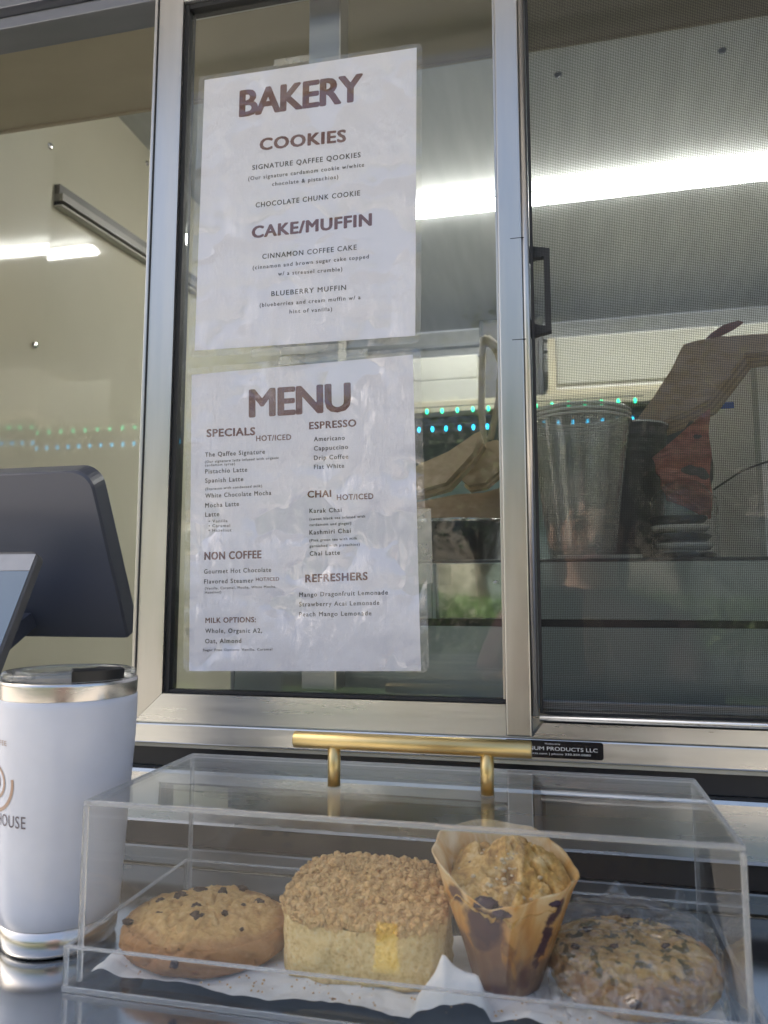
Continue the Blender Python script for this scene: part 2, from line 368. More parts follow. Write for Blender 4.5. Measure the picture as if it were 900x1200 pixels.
# a nearer metal sheet lapped over the left wall, its screws
lv = []
for (z, dx) in ((ZF+.001, .001), (ZC-.002, .034)):
    lv += [(X0+.0003, .02, z), (X0+dx, .02, z), (X0+dx+.002, .566, z), (X0+.0003, .566, z)]
lap = put('lapped_panel', lv, [(3, 2, 1, 0), (4, 5, 6, 7), (0, 1, 5, 4), (1, 2, 6, 5), (2, 3, 7, 6), (3, 0, 4, 7)], 'cream', wl)
for k, (y, z) in enumerate(((.5500, .8560), (.5450, .4560), (.9498, 1.06), (.55, .05), (.3, .85))):
    put('screw', *lathe([(.0001, 0), (.0065, .001), (.005, .0045), (.0001, .0055)], 0, 0, 10, False), 'steel', wl)
    o = C.objects[-1] if False else bpy.data.objects[[q.name for q in wl.children][-1]]
    o.location = (X0+(.0015+.033*(z-ZF)/(ZC-ZF)+.002 if y < .61 else .0002), y, z); o.rotation_euler = (0, R(90), 0)
# outside skin of the truck round the openings
sk = box('exterior_wall', 'steel_wall', None, -1.6, 2.2, .012, .03, -.95, -.105, kind='structure')
box('upper_cladding', 'steel_wall', sk, -1.6, 2.2, .012, .03, .68, 1.3)
box('left_cladding', 'steel_wall', sk, -1.6, -.97, .012, .03, -.105, .68)
box('right_cladding', 'steel_wall', sk, .62, 2.2, .012, .03, -.105, .68)
box('roof', 'truck', sk, -1.62, 2.22, .0, Y1+.08, 1.3, 1.34)
box('underbody', 'truck', sk, -1.6, 2.2, .05, Y1+.06, -1.2, -.96)
box('lower_cladding', 'steel_wall', sk, -1.6, 2.2, -.0005, .0115, -.95, -.252)
# soffit over the windows, its back edge hangs at z .71
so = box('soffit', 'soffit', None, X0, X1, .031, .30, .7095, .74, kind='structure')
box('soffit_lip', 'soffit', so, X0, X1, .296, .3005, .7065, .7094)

# ================================================================== SERVICE WINDOW (three bays)
T = thing('service_window', 'brushed aluminium serving window with glass sash behind the two paper menus', 'window', (-.15, 0, -.125))
# upright left of the glass
def upright(x0, x1, z0, z1, yf, p, name='jamb', m='alu_v'):
    return box(name, m, p, x0, x1, yf, .02, z0, z1, .0012)
def quadprism(pts, y0, y1):
    return prism(pts, 'y', y0, y1)
# mitred frame members
put('jamb', *quadprism([(-.3315, -.1248), (-.3045, -.0995), (-.3045, .66), (-.3315, .66)], -.0065, .02), 'alu_v', T)
box('jamb_lip', 'alu_v', T, -.3348, -.3317, -.009, .018, -.1255, .66, .0006)
box('jamb_groove', 'rubber', T, -.3316, -.3309, -.0072, .01, -.12, .66)
put('bottom_rail', *quadprism([(-.3312, -.1250), (-.3042, -.0997), (.0070, -.0997), (.0070, -.1250)], -.0068, .02), 'alu_h', T)
box('gasket', 'rubber', T, -.3043, -.2995, -.0030, .012, -.0993, .588, .0005)
box('gasket', 'rubber', T, -.2993, .0062, -.0022, .012, -.0993, -.0966, .0003)
box('gasket', 'rubber', T, -.2993, .0062, -.0022, .012, .5830, .588, .0003)
box('top_rail', 'alu_h', T, -.3043, .0070, -.0065, .02, .5885, .612, .0008)
box('top_rail', 'alu_h', T, -.3043, .0070, -.010, .02, .6130, .66, .0008)
# centre stile and its round bead
box('stile', 'alu_v', T, .0072, .0278, -.0078, .02, -.1250, .66, .0012)
box('stile_lip', 'alu_v', T, .0050, .0070, -.0035, .012, -.0960, .583, .0003)
put('bead', *lathe([(.0030, -.1080), (.0030, .60)], .0308, -.0050, 12), 'alu_v', T, smooth=True)
box('seam', 'rubber', T, .0180, .0300, -.00795, -.006, .3005, .3011)
box('seam', 'rubber', T, .0180, .0300, -.00795, -.006, .2088, .2094)
# glass
box('glass_pane', 'glass', T, -.2990, .0050, .002, .006, -.096, .583)
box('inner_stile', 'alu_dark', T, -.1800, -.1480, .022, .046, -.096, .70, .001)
box('inner_stile_lip', 'alu_v', T, -.1478, -.1462, .020, .048, -.096, .70)
# left bay: head rails only, the bay is open
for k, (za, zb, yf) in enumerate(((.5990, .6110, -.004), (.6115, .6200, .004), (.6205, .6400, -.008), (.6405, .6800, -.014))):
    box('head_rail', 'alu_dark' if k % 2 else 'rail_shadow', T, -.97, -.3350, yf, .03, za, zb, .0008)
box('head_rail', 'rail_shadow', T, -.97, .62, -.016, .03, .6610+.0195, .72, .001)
box('sill', 'alu_h', T, -.97, -.3350, -.0068, .03, -.1248, -.0997, .0008)
# flange below all bays
F2 = box('flange', 'alu_h', T, -.97, .62, -.0085, .0115, -.1435, -.1262, .0012)
box('flange_return', 'alu_h', T, -.97, .62, -.0035, .0115, -.1262, -.1250)

# ---------------- insect screen bay
T = thing('screen_window', 'sliding insect screen in an aluminium frame right of the menus', 'window', (.2, 0, -.125))
XS = .62
put('bottom_rail', *quadprism([(.0282, -.1250), (.0370, -.1132), (XS, -.1132), (XS, -.1250)], -.0085, .02), 'alu_h', T)
put('bead', *tube([(.034, -.0050, -.1098), (XS, -.0050, -.1098)], .0028, 12), 'alu_h', T, smooth=True)
box('gasket', 'rubber', T, .0345, .0372, -.0040, .006, -.106, .60)
box('gasket', 'rubber', T, .0372, XS, -.0035, .006, -.1128, -.1119)
box('gasket', 'rubber', T, .0345, XS, -.0010, .004, -.1070, -.1060)
box('top_rail', 'alu_h', T, .0282, XS, -.0065, .02, .60, .66, .0008)
box('jamb', 'alu_v', T, .60, XS, -.0078, .02, -.1125, .60, .001)
# woven mesh: real wires, both ways
xa, xb, za, zb = .0372, .60, -.1058, .60
V, Fc = [], []
def addb(x0, x1, y0, y1, z0, z1):
    n = len(V); v, f = boxv(x0, x1, y0, y1, z0, z1); V.extend(v); Fc.extend(tuple(i+n for i in g) for g in f)
P = .00142; W = .000125
x = xa
while x < xb: addb(x-W, x+W, .0016, .00185, za, zb); x += P
z = za
while z < zb: addb(xa, xb, .0014, .00158, z-W, z+W); z += P
put('insect_screen', V, Fc, 'wire', T, kind='stuff')
# sliding glass sash behind the screen with its D pull
S2 = box('sliding_sash', 'glass_dark', T, .0368, .60, .0200, .0235, -.098, .598)
box('sash_rail', 'alu_dark', T, .0345, .60, .0165, .028, -.116, -.0985, .001)
box('sash_stile', 'alu_dark', T, .0295, .0340, .0105, .028, -.095, .598, .0005)
ou = [(.0290, .2990), (.0514, .2945), (.0516, .2190), (.0290, .2145)]
inn = []
for a in range(0, 91, 15):
    inn.append((.0450-.0105*math.sin(R(a))+.0, .2770+.0105*math.cos(R(a))-.0))
inn = [(.0462, .2875)]+[(.0400-.0078*math.sin(R(a)), .2797+.0078*math.cos(R(a))) for a in range(0, 91, 15)]+[(.0322, .2320), (.0380, .2262), (.0462, .2240)]
# build D pull as ring between outer and inner outlines
def ring(outer, inner, y0, y1):
    import itertools
    n = 40
    def samp(poly, t):
        L = [0]
        for i in range(len(poly)):
            a = poly[i]; b = poly[(i+1) % len(poly)]; L.append(L[-1]+math.dist(a, b))
        return L
    def dirpt(poly, ang, c):
        best = None; d = (math.cos(ang), math.sin(ang))
        for i in range(len(poly)):
            a = poly[i]; b = poly[(i+1) % len(poly)]
            ex, ey = b[0]-a[0], b[1]-a[1]; den = d[0]*ey-d[1]*ex
            if abs(den) < 1e-12: continue
            t = ((a[0]-c[0])*ey-(a[1]-c[1])*ex)/den; u = ((a[0]-c[0])*d[1]-(a[1]-c[1])*d[0])/den
            if t > 0 and -1e-6 <= u <= 1+1e-6 and (best is None or t > best): best = t
        return (c[0]+d[0]*best, c[1]+d[1]*best)
    c = (sum(p[0] for p in inner)/len(inner), (max(p[1] for p in inner)+min(p[1] for p in inner))/2)
    angs = set(2*math.pi*k/n for k in range(n))
    for p in list(outer)+list(inner): angs.add(math.atan2(p[1]-c[1], p[0]-c[0]) % (2*math.pi))
    angs = sorted(angs); n = len(angs)
    v = []
    for y in (y0, y1):
        for poly in (outer, inner):
            for a in angs:
                q = dirpt(poly, a, c); v.append((q[0], y, q[1]))
    f = []
    for k in range(n):
        j = (k+1) % n
        f += [(k, j, n+j, n+k), (2*n+k, 3*n+k, 3*n+j, 2*n+j), (k, 2*n+k, 2*n+j, j), (n+k, n+j, 3*n+j, 3*n+k)]
    return v, f
put('pull_handle', *ring(ou, inn, .0045, .0125), 'charcoal', T)

# ---------------- wall bands below the windows
box('caulk_bead', 'caulk', sk, -1.2, .9, -.0055, .0115, -.1475, -.1440, .0006)
box('black_channel', 'black_gap', sk, -1.2, .9, -.0005, .0112, -.1645, -.1478)
box('steel_band', 'steel_wall', sk, -1.2, .9, -.010, .0112, -.2133, -.1650, .004)
box('brown_seam', 'brown_gap', sk, -1.2, .9, -.002, .0112, -.2330, -.2136)
box('steel_upstand', 'dull_steel', sk, -1.2, .9, -.006, .0112, -.2500, -.2333, .002)
for x in (-.262, -.055, .118, .16):
    put('rivet', *lathe([(.0001, -.0), (.0022, .0004), (.0015, .0018), (.0001, .0021)], 0, 0, 10, False), 'alu_h', sk)
    o = sk.children[-1]; o.rotation_euler = (R(90), 0, 0); o.location = (x, -.0102, -.19)

# ---------------- sticker
T = thing('maker_sticker', 'black manufacturer sticker with white lettering under the insect screen', 'sticker', (.03, -.009, -.134))
v, f = [], []
def rrect(x0, x1, z0, z1, r, n=6):
    p = []
    for cx, cz, a0 in ((x1-r, z1-r, 0), (x0+r, z1-r, 90), (x0+r, z0+r, 180), (x1-r, z0+r, 270)):
        for k in range(n+1):
            a = R(a0+90*k/n); p.append((cx+r*math.cos(a), cz+r*math.sin(a)))
    return p
put('label_film', *prism(rrect(.0060, .0834, -.1405, -.1268, .0022), 'y', -.0092, -.00885), 'sticker', T)
put('green_strip', *prism(rrect(-.0430, .0040, -.1405, -.1264, .0022), 'y', -.0092, -.00885), 'ink_white', T)
box('green_field', 'ink_green', T, -.022, .0035, -.00935, -.00922, -.1398, -.1272)
def flat_text(s, x0, x1, z0, cap, y, m, p, bold=0, space=1.0, name='lettering', z1=None):
    v, f = text_fit(s, x0, x1, z0, cap, bold, space, z1)
    return put(name, [(a, y, b) for a, b in v], f, m, p)
flat_text('ALUMINUM PRODUCTS LLC', -.0000+.0085, .0790, -.1345, .0028, -.00935, 'ink_white', T, .01)
flat_text('Manufactured by', .038, .0500, -.1298, .0011, -.00935, 'ink_white', T)
flat_text('alumproducts.com | phone 330.359.0080', .0120, .0735, -.1378, .0015, -.00935, 'ink_white', T)

# ================================================================== PAPER MENUS
PW, PH = .2159, .2794
def film_pos(u, v, seed, amp, low):
    """small ripples of the pouch; stronger towards the bottom"""
    k = amp*(.25+.75*max(0, min(1, (-v-low)/.08)))
    return k*(noise.noise(Vector((u*28+seed, v*9, 0)))+.9*noise.noise(Vector((u*75, v*32, seed)))+.35*noise.noise(Vector((u*190, v*80, seed))))
def sheet(name, label, org, rot, lines, film_margin, seed, low, tapes):
    T = thing(name, label, 'sign', (org[0], 0, org[1]-PH))
    ca, sa = math.cos(rot), math.sin(rot)
    def W3(u, v, y): return (org[0]+u*ca-v*sa, y, org[1]+u*sa+v*ca)
    v, f = [], []
    NX, NY = 12, 14
    for k, y in enumerate((-.0012, -.0008)):
        for j in range(NY+1):
            for i in range(NX+1): v.append(W3(PW*i/NX, -PH*j/NY, y))
    n = (NX+1)*(NY+1)
    for j in range(NY):
        for i in range(NX):
            a = j*(NX+1)+i; f.append((a, a+NX+1, a+NX+2, a+1)); f.append((n+a, n+a+1, n+a+NX+2, n+a+NX+1))
    put('paper', v, f, 'paper', T)
    # lettering
    for L in lines:
        s, x0, x1, y0, y1, cap, m, bold, sp = L
        tv, tf = text_fit(s, x0, x1, y0, cap, bold, sp, y1)
        # the stroke is thickened by overlaid impressions, each a hair above the last
        rb = bold*cap*1.1+cap*.022; VV, FF = [], []
        for k, (du, dv) in enumerate(((0, 0), (1, 0), (-1, 0), (0, .6), (0, -.6), (.7, .5), (-.7, .5), (.7, -.5), (-.7, -.5))):
            n0 = len(VV); VV += [W3(a+du*rb, b+dv*rb, -.00130-.00001*k) for a, b in tv]; FF += [tuple(i+n0 for i in g) for g in tf]
        put('heading' if m == 'ink_brown' else 'lettering', VV, FF, m, T)
    # laminate pouch
    ml, mr, mt, mb = film_margin
    NX, NY = 90, 120; v, f = [], []
    for j in range(NY+1):
        for i in range(NX+1):
            u = -ml+(PW+ml+mr)*i/NX; w_ = mt-(PH+mt+mb)*j/NY
            y = -.0025-abs(film_pos(u, w_, seed, .0011, low))
            # rounded corners
            cx = min(i, NX-i)/NX*(PW+ml+mr); cy = min(j, NY-j)/NY*(PH+mt+mb); r = .006
            if cx < r and cy < r:
                d = math.hypot(r-cx, r-cy)
                if d > r:
                    k = r/d; nx = r-(r-cx)*k; ny = r-(r-cy)*k
                    u += (nx-cx)*(1 if i < NX/2 else -1); w_ -= (ny-cy)*(1 if j < NY/2 else -1)
            v.append(W3(u, w_, y))
    for j in range(NY):
        for i in range(NX): a = j*(NX+1)+i; f.append((a, a+NX+1, a+NX+2, a+1))
    put('laminate_film', v, f, 'film' if seed < 3 else 'film_glossy', T, smooth=True)
    for (u0, u1, v0, v1) in tapes:
        v, f = [], []
        for j in range(5):
            for i in range(9):
                v.append(W3(u0+(u1-u0)*i/8, v0+(v1-v0)*j/4, -.0042-.0006*noise.noise(Vector((i*.9, j*.7, u0*50)))))
        for j in range(4):
            for i in range(8): a = j*9+i; f.append((a, a+9, a+10, a+1))
        put('tape', v, f, 'tape', T, smooth=True)
    return T
BAKERY_LINES = [
    ('BAKERY', 0.03982, 0.16283, -0.0445, -0.04527, 0.02639, 'ink_brown', 0.035, 0.96),
    ('COOKIES', 0.06177, 0.14769, -0.0826, -0.08481, 0.0116, 'ink_brown', 0.045, 1.1),
    ('SIGNATURE QAFFEE QOOKIES', 0.05415, 0.16276, -0.10217, -0.10247, 0.0049, 'ink_black', 0.015, 1.2),
    ('(Our signature cardamom cookie w/white', 0.05024, 0.16625, -0.1124, -0.11234, 0.0039, 'ink_black', 0.01, 1.25),
    ('chocolate & pistachios)', 0.07512, 0.14123, -0.12098, -0.12127, 0.0038, 'ink_black', 0.01, 1.25),
    ('CHOCOLATE CHUNK COOKIE', 0.05881, 0.1627, -0.14103, -0.14037, 0.0049, 'ink_black', 0.01, 1.2),
    ('CAKE/MUFFIN', 0.05619, 0.17378, -0.17145, -0.17077, 0.0113, 'ink_brown', 0.045, 1.1),
    ('CINNAMON COFFEE CAKE', 0.06709, 0.16009, -0.19355, -0.1931, 0.0048, 'ink_black', 0.01, 1.2),
    ('(cinnamon and brown sugar cake topped', 0.05758, 0.17188, -0.20324, -0.20269, 0.0037, 'ink_black', 0.01, 1.25),
    ('w/ a streusel crumble)', 0.08346, 0.14657, -0.2116, -0.21252, 0.0037, 'ink_black', 0.01, 1.25),
    ('BLUEBERRY MUFFIN', 0.07724, 0.15044, -0.23126, -0.23109, 0.0047, 'ink_black', 0.015, 1.2),
    ('(blueberries and cream muffin w/ a', 0.06573, 0.16453, -0.24107, -0.24116, 0.0037, 'ink_black', 0.01, 1.25),
    ('hint of vanilla)', 0.0958, 0.13741, -0.24959, -0.25021, 0.0036, 'ink_black', 0.01, 1.25)]
MENU_LINES = [
    ('MENU', 0.06011, 0.15631, -0.04548, -0.0468, 0.0252, 'ink_brown', 0.035, 0.96),
    ('SPECIALS', 0.01636, 0.06464, -0.06177, -0.06318, 0.0071, 'ink_brown', 0.04, 1.1),
    ('HOT/ICED', 0.06602, 0.1002, -0.06921, -0.07013, 0.0051, 'ink_brown', 0.01, 1.1),
    ('ESPRESSO', 0.11809, 0.16219, -0.06151, -0.06193, 0.0064, 'ink_brown', 0.03, 1.1),
    ('Americano', 0.12235, 0.15134, -0.073, -0.07361, 0.004, 'ink_black', 0.015, 1.2),
    ('Cappuccino', 0.12227, 0.15436, -0.0817, -0.08217, 0.004, 'ink_black', 0.015, 1.2),
    ('Drip Coffee', 0.12218, 0.15428, -0.0904, -0.09107, 0.004, 'ink_black', 0.015, 1.2),
    ('Flat White', 0.12211, 0.1504, -0.0988, -0.09919, 0.0039, 'ink_black', 0.015, 1.2),
    ('The Qaffee Signature', 0.01446, 0.07446, -0.08083, -0.08159, 0.0041, 'ink_black', 0.01, 1.2),
    ('(Our signature latte infused with organic', 0.01453, 0.08814, -0.08684, -0.08728, 0.0023, 'ink_black', 0.01, 1.2),
    ('cardamom syrup)', 0.01456, 0.04477, -0.09014, -0.09027, 0.0023, 'ink_black', 0.01, 1.2),
    ('Pistachio Latte', 0.01482, 0.05702, -0.09694, -0.09743, 0.0041, 'ink_black', 0.01, 1.2),
    ('Spanish Latte', 0.01494, 0.05304, -0.10565, -0.10605, 0.0041, 'ink_black', 0.01, 1.2),
    ('(Espresso with condensed milk)', 0.01499, 0.0716, -0.11265, -0.11264, 0.0023, 'ink_black', 0.01, 1.2),
    ('White Chocolate Mocha', 0.01504, 0.08055, -0.11995, -0.12033, 0.004, 'ink_black', 0.01, 1.2),
    ('Mocha Latte', 0.01505, 0.04885, -0.12916, -0.12907, 0.0041, 'ink_black', 0.01, 1.2),
    ('Latte', 0.01516, 0.02917, -0.13776, -0.13776, 0.0041, 'ink_black', 0.01, 1.2),
    ('• Vanilla', 0.01865, 0.03754, -0.14344, -0.14373, 0.0026, 'ink_black', 0.0, 1.2),
    ('• Caramel', 0.01866, 0.04005, -0.14774, -0.14839, 0.0027, 'ink_black', 0.0, 1.2),
    ('• Hazelnut', 0.01867, 0.04146, -0.15204, -0.15262, 0.0027, 'ink_black', 0.0, 1.2),
    ('CHAI', 0.11586, 0.13776, -0.12467, -0.12493, 0.006, 'ink_brown', 0.04, 1.1),
    ('HOT/ICED', 0.14329, 0.17699, -0.12835, -0.12876, 0.0049, 'ink_brown', 0.01, 1.1),
    ('Karak Chai', 0.11737, 0.14736, -0.13881, -0.13914, 0.0039, 'ink_black', 0.01, 1.2),
    ('(sweet black tea infused with', 0.11732, 0.16914, -0.14551, -0.1452, 0.0023, 'ink_black', 0.01, 1.2),
    ('cardamom and ginger)', 0.11722, 0.15622, -0.15071, -0.15083, 0.0023, 'ink_black', 0.01, 1.2),
    ('Kashmiri Chai', 0.11715, 0.15557, -0.15851, -0.15811, 0.0039, 'ink_black', 0.01, 1.2),
    ('(Pink green tea with milk', 0.11712, 0.16144, -0.16491, -0.16444, 0.0023, 'ink_black', 0.01, 1.2),
    ('garnished with pistachios)', 0.11711, 0.16372, -0.17001, -0.16989, 0.0023, 'ink_black', 0.01, 1.2),
    ('Chai Latte', 0.11725, 0.14526, -0.17751, -0.1774, 0.0039, 'ink_black', 0.01, 1.2),
    ('NON COFFEE', 0.01482, 0.07063, -0.17796, -0.17813, 0.0069, 'ink_brown', 0.035, 1.1),
    ('Gourmet Hot Chocolate', 0.01435, 0.08026, -0.19086, -0.19084, 0.004, 'ink_black', 0.01, 1.2),
    ('Flavored Steamer', 0.01446, 0.06306, -0.20006, -0.20018, 0.0039, 'ink_black', 0.01, 1.2),
    ('HOT/ICED', 0.06559, 0.08789, -0.19893, -0.199, 0.0031, 'ink_brown', 0.01, 1.1),
    ('(Vanilla, Caramel, Mocha, White Mocha,', 0.01534, 0.08486, -0.20558, -0.20534, 0.0022, 'ink_black', 0.0, 1.2),
    ('Hazelnut)', 0.01536, 0.03147, -0.20928, -0.20912, 0.0022, 'ink_black', 0.0, 1.2),
    ('REFRESHERS', 0.11306, 0.17019, -0.20113, -0.20033, 0.0066, 'ink_brown', 0.035, 1.1),
    ('Mango Dragonfruit Lemonade', 0.10698, 0.18841, -0.21401, -0.21362, 0.0038, 'ink_black', 0.01, 1.2),
    ('Strawberry Acai Lemonade', 0.1069, 0.18062, -0.22261, -0.22245, 0.0038, 'ink_black', 0.01, 1.2),
    ('Peach Mango Lemonade', 0.10682, 0.17323, -0.23151, -0.2314, 0.0038, 'ink_black', 0.01, 1.2),
    ('MILK OPTIONS:', 0.0161, 0.06531, -0.2361, -0.23594, 0.0046, 'ink_brown', 0.02, 1.1),
    ('Whole, Organic A2,', 0.01591, 0.07132, -0.2452, -0.24546, 0.0039, 'ink_black', 0.01, 1.2),
    ('Oat, Almond', 0.01591, 0.05122, -0.2545, -0.25444, 0.0039, 'ink_black', 0.01, 1.2),
    ('Sugar Free Options: Vanilla, Caramel', 0.01376, 0.08109, -0.26166, -0.26127, 0.0021, 'ink_black', 0.01, 1.2)]
sheet('bakery_menu', 'laminated white sheet headed BAKERY taped high on the glass', (-0.2815, 0.5032), -0.0092, BAKERY_LINES, (.0055, .0055, .0030, .0075), 1.0, .19, [(.075, .112, .0010, .0075), (.060, .150, -.2830, -.2905)])
sheet('drinks_menu', 'laminated white sheet headed MENU taped below the bakery sheet', (-0.2864, 0.2000), 0.0210, MENU_LINES, (.0050, .0075, .0060, .0010), 5.0, .10, [(.090, .175, .0005, .0085), (.2165, .2290, -.205, -.140)])


# ================================================================== COUNTER, DISPLAY CASE
ZK = -.25
T = thing('serving_counter', 'polished stainless steel serving counter under the window', 'counter', (0, -.2, ZK-.03))
box('counter_top', 'steel_counter', T, -1.2, .9, -.2580, -.0064, ZK-.012, ZK, .002)
box('front_lip', 'steel_counter', T, -1.2, .9, -.2700, -.2585, ZK-.030, ZK, .003)
for x in (-.8, 0, .7):
    put('bracket', *prism([(-.24, ZK-.0125), (-.01, ZK-.0125), (-.01, ZK-.25), (-.03, ZK-.25)], 'x', x-.004, x+.004), 'alu_h', T)

LX0, LX1, LY0, LY1, LZ = -.2437, .1420, -.2100, -.0640, -.1386
T = thing('pastry_case', 'clear acrylic pastry display case with a brass bar handle on its lid', 'display case', (-.05, -.14, ZK))
th = .0028
# tray
TX0, TX1, TY0, TY1 = LX0-.006, LX1+.006, LY0-.0055, LY1+.0055
box('tray_base', 'acrylic', T, TX0, TX1, TY0, TY1, ZK+.0008, ZK+.0036)
box('tray_wall', 'acrylic', T, TX0, TX1, TY0, TY0+th, ZK+.0038, -.2245)
box('tray_wall', 'acrylic', T, TX0, TX1, TY1-th, TY1, ZK+.0038, -.2245)
box('tray_wall', 'acrylic', T, TX0, TX0+th, TY0+th+.0002, TY1-th-.0002, ZK+.0038, -.2245)
box('tray_wall', 'acrylic', T, TX1-th, TX1, TY0+th+.0002, TY1-th-.0002, ZK+.0038, -.2245)
# lid
ZB = ZK+.0040
lid = box('lid', 'acrylic_top', T, LX0+th, LX1-th, LY0+th, LY1-th, LZ-th, LZ)
box('front_panel', 'acrylic', lid, LX0+th, LX1-th, LY0, LY0+th-.0002, ZB, LZ-th)
box('back_panel', 'acrylic', lid, LX0+th, LX1-th, LY1-th+.0002, LY1, ZB, LZ-th)
box('side_panel', 'acrylic', lid, LX0, LX0+th-.0002, LY0+th, LY1-th, ZB, LZ-th)
box('side_panel', 'acrylic', lid, LX1-th+.0002, LX1, LY0+th, LY1-th, ZB, LZ-th)
# polished edges: solid clear bars that bend the light
def glass_edge():
    m, t, o = nodes('polished_acrylic_edge'); g = N(t, 'BsdfGlass'); g.inputs['IOR'].default_value = 1.45; g.inputs['Roughness'].default_value = .06
    d = N(t, 'BsdfDiffuse'); d.inputs[0].default_value = (.75, .78, .78, 1); tr = N(t, 'BsdfTransparent')
    m1 = N(t, 'MixShader'); m1.inputs[0].default_value = .25; t.links.new(g.outputs[0], m1.inputs[1]); t.links.new(tr.outputs[0], m1.inputs[2])
    m2 = N(t, 'MixShader'); m2.inputs[0].default_value = .26; t.links.new(m1.outputs[0], m2.inputs[1]); t.links.new(d.outputs[0], m2.inputs[2])
    t.links.new(m2.outputs[0], o.inputs[0]); return m
M['edge'] = glass_edge()
e = .0031
for x in (LX0+e/2-.0002, LX1-e/2+.0002):
    for y in (LY0+e/2-.0002, LY1-e/2+.0002):
        box('upright_edge', 'edge', lid, x-e/2, x+e/2, y-e/2, y+e/2, ZB, LZ-th-.0002, .0008)
for y in (LY0+e/2-.0002, LY1-e/2+.0002):
    box('top_edge', 'edge', lid, LX0, LX1, y-e/2, y+e/2, LZ-e+.0002, LZ+.0002, .0009)
for x in (LX0+e/2-.0002, LX1-e/2+.0002):
    box('top_edge', 'edge', lid, x-e/2, x+e/2, LY0+e, LY1-e, LZ-e+.0002, LZ+.0002, .0009)
for y in (TY0, TY1-th):
    box('tray_edge', 'edge', T, TX0, TX1, y-.0001, y+th+.0001, -.2244, -.2232, .0004)
for x in (TX0, TX1-th):
    box('tray_edge', 'edge', T, x-.0001, x+th+.0001, TY0+th+.0004, TY1-th-.0004, -.2244, -.2232, .0004)
    for y in (TY0+.0003, TY1-th+.0003):
        box('tray_corner', 'edge', T, x+.0003, x+th-.0003, y, y+th-.0006, ZK+.004, -.2246)
box('tray_edge', 'edge', T, TX0, TX1, TY0-.0004, TY0+.0012, ZK+.0006, ZK+.0038, .0004)
# brass handle
HY = -.1415; HZ = -.1085
hb = put('handle_bar', *tube([(-.1285, HY, HZ), (-.1279, HY, HZ), (.0312, HY, HZ), (.0318, HY, HZ)], [.0048, .0056, .0056, .0048], 28), 'brass', T, smooth=True)
for x in (-.1000, .0032):
    put('handle_post', *lathe([(.0043, LZ+.0006), (.0043, HZ-.003)], x, HY, 24), 'brass', hb, smooth=True)
    put('post_washer', *lathe([(.0046, LZ+.0002), (.0046, LZ+.0009)], x, HY, 24), 'lid_clear', hb)
put('bumper_dot', *lathe([(.0038, LZ+.0002), (.0034, LZ+.0012), (.002, LZ+.002), (.0002, LZ+.0022)], .0135, -.170, 20, False), 'lid_clear', T, smooth=True)

# ---------------- tissue
def tissue():
    NX, NY = 240, 80; v, f = [], []
    x0, x1, y0, y1 = -.2360, .1360, -.2042, -.1000
    zb = ZK+.0042
    for j in range(NY+1):
        for i in range(NX+1):
            x = x0+(x1-x0)*i/NX; y = y0+(y1-y0)*j/NY
            y = y + (.004*math.sin(x*60)+.002*noise.noise(Vector((x*40, 0, 1))))*(1-j/NY)
            y = max(y, -.2065)
            h = .0012+.0030*abs(noise.noise(Vector((x*38, y*52, 0))))+.0009*noise.noise(Vector((x*130, y*130, 5)))
            # raised corner at the left
            h += .006*math.exp(-((x+.229)/.010)**2)
            # crumpled hump between cake and muffin
            d = max(0, 1-((x+.0135)/.022)**2)
            ridge = .034*(d**.8)*math.exp(-((y+.1965)/.0095)**2)*(.85+.3*abs(noise.noise(Vector((x*90, 3, y*60)))))
            ridge *= 1-.25*abs(math.sin((x+.0135)*150+y*60))
            h += ridge
            h += .005*math.exp(-((x-.030)/.016)**2)*math.exp(-((y+.196)/.008)**2)
            v.append((x, y, zb+h))
    for j in range(NY):
        for i in range(NX): a = j*(NX+1)+i; f.append((a, a+1, a+NX+2, a+NX+1))
    o = put('tissue_liner', v, f, 'tissue', None, True, org=(-.05, -.15, zb))
    tag(o, 'crumpled white tissue paper lining the bottom of the acrylic case', 'tissue paper')
tissue()

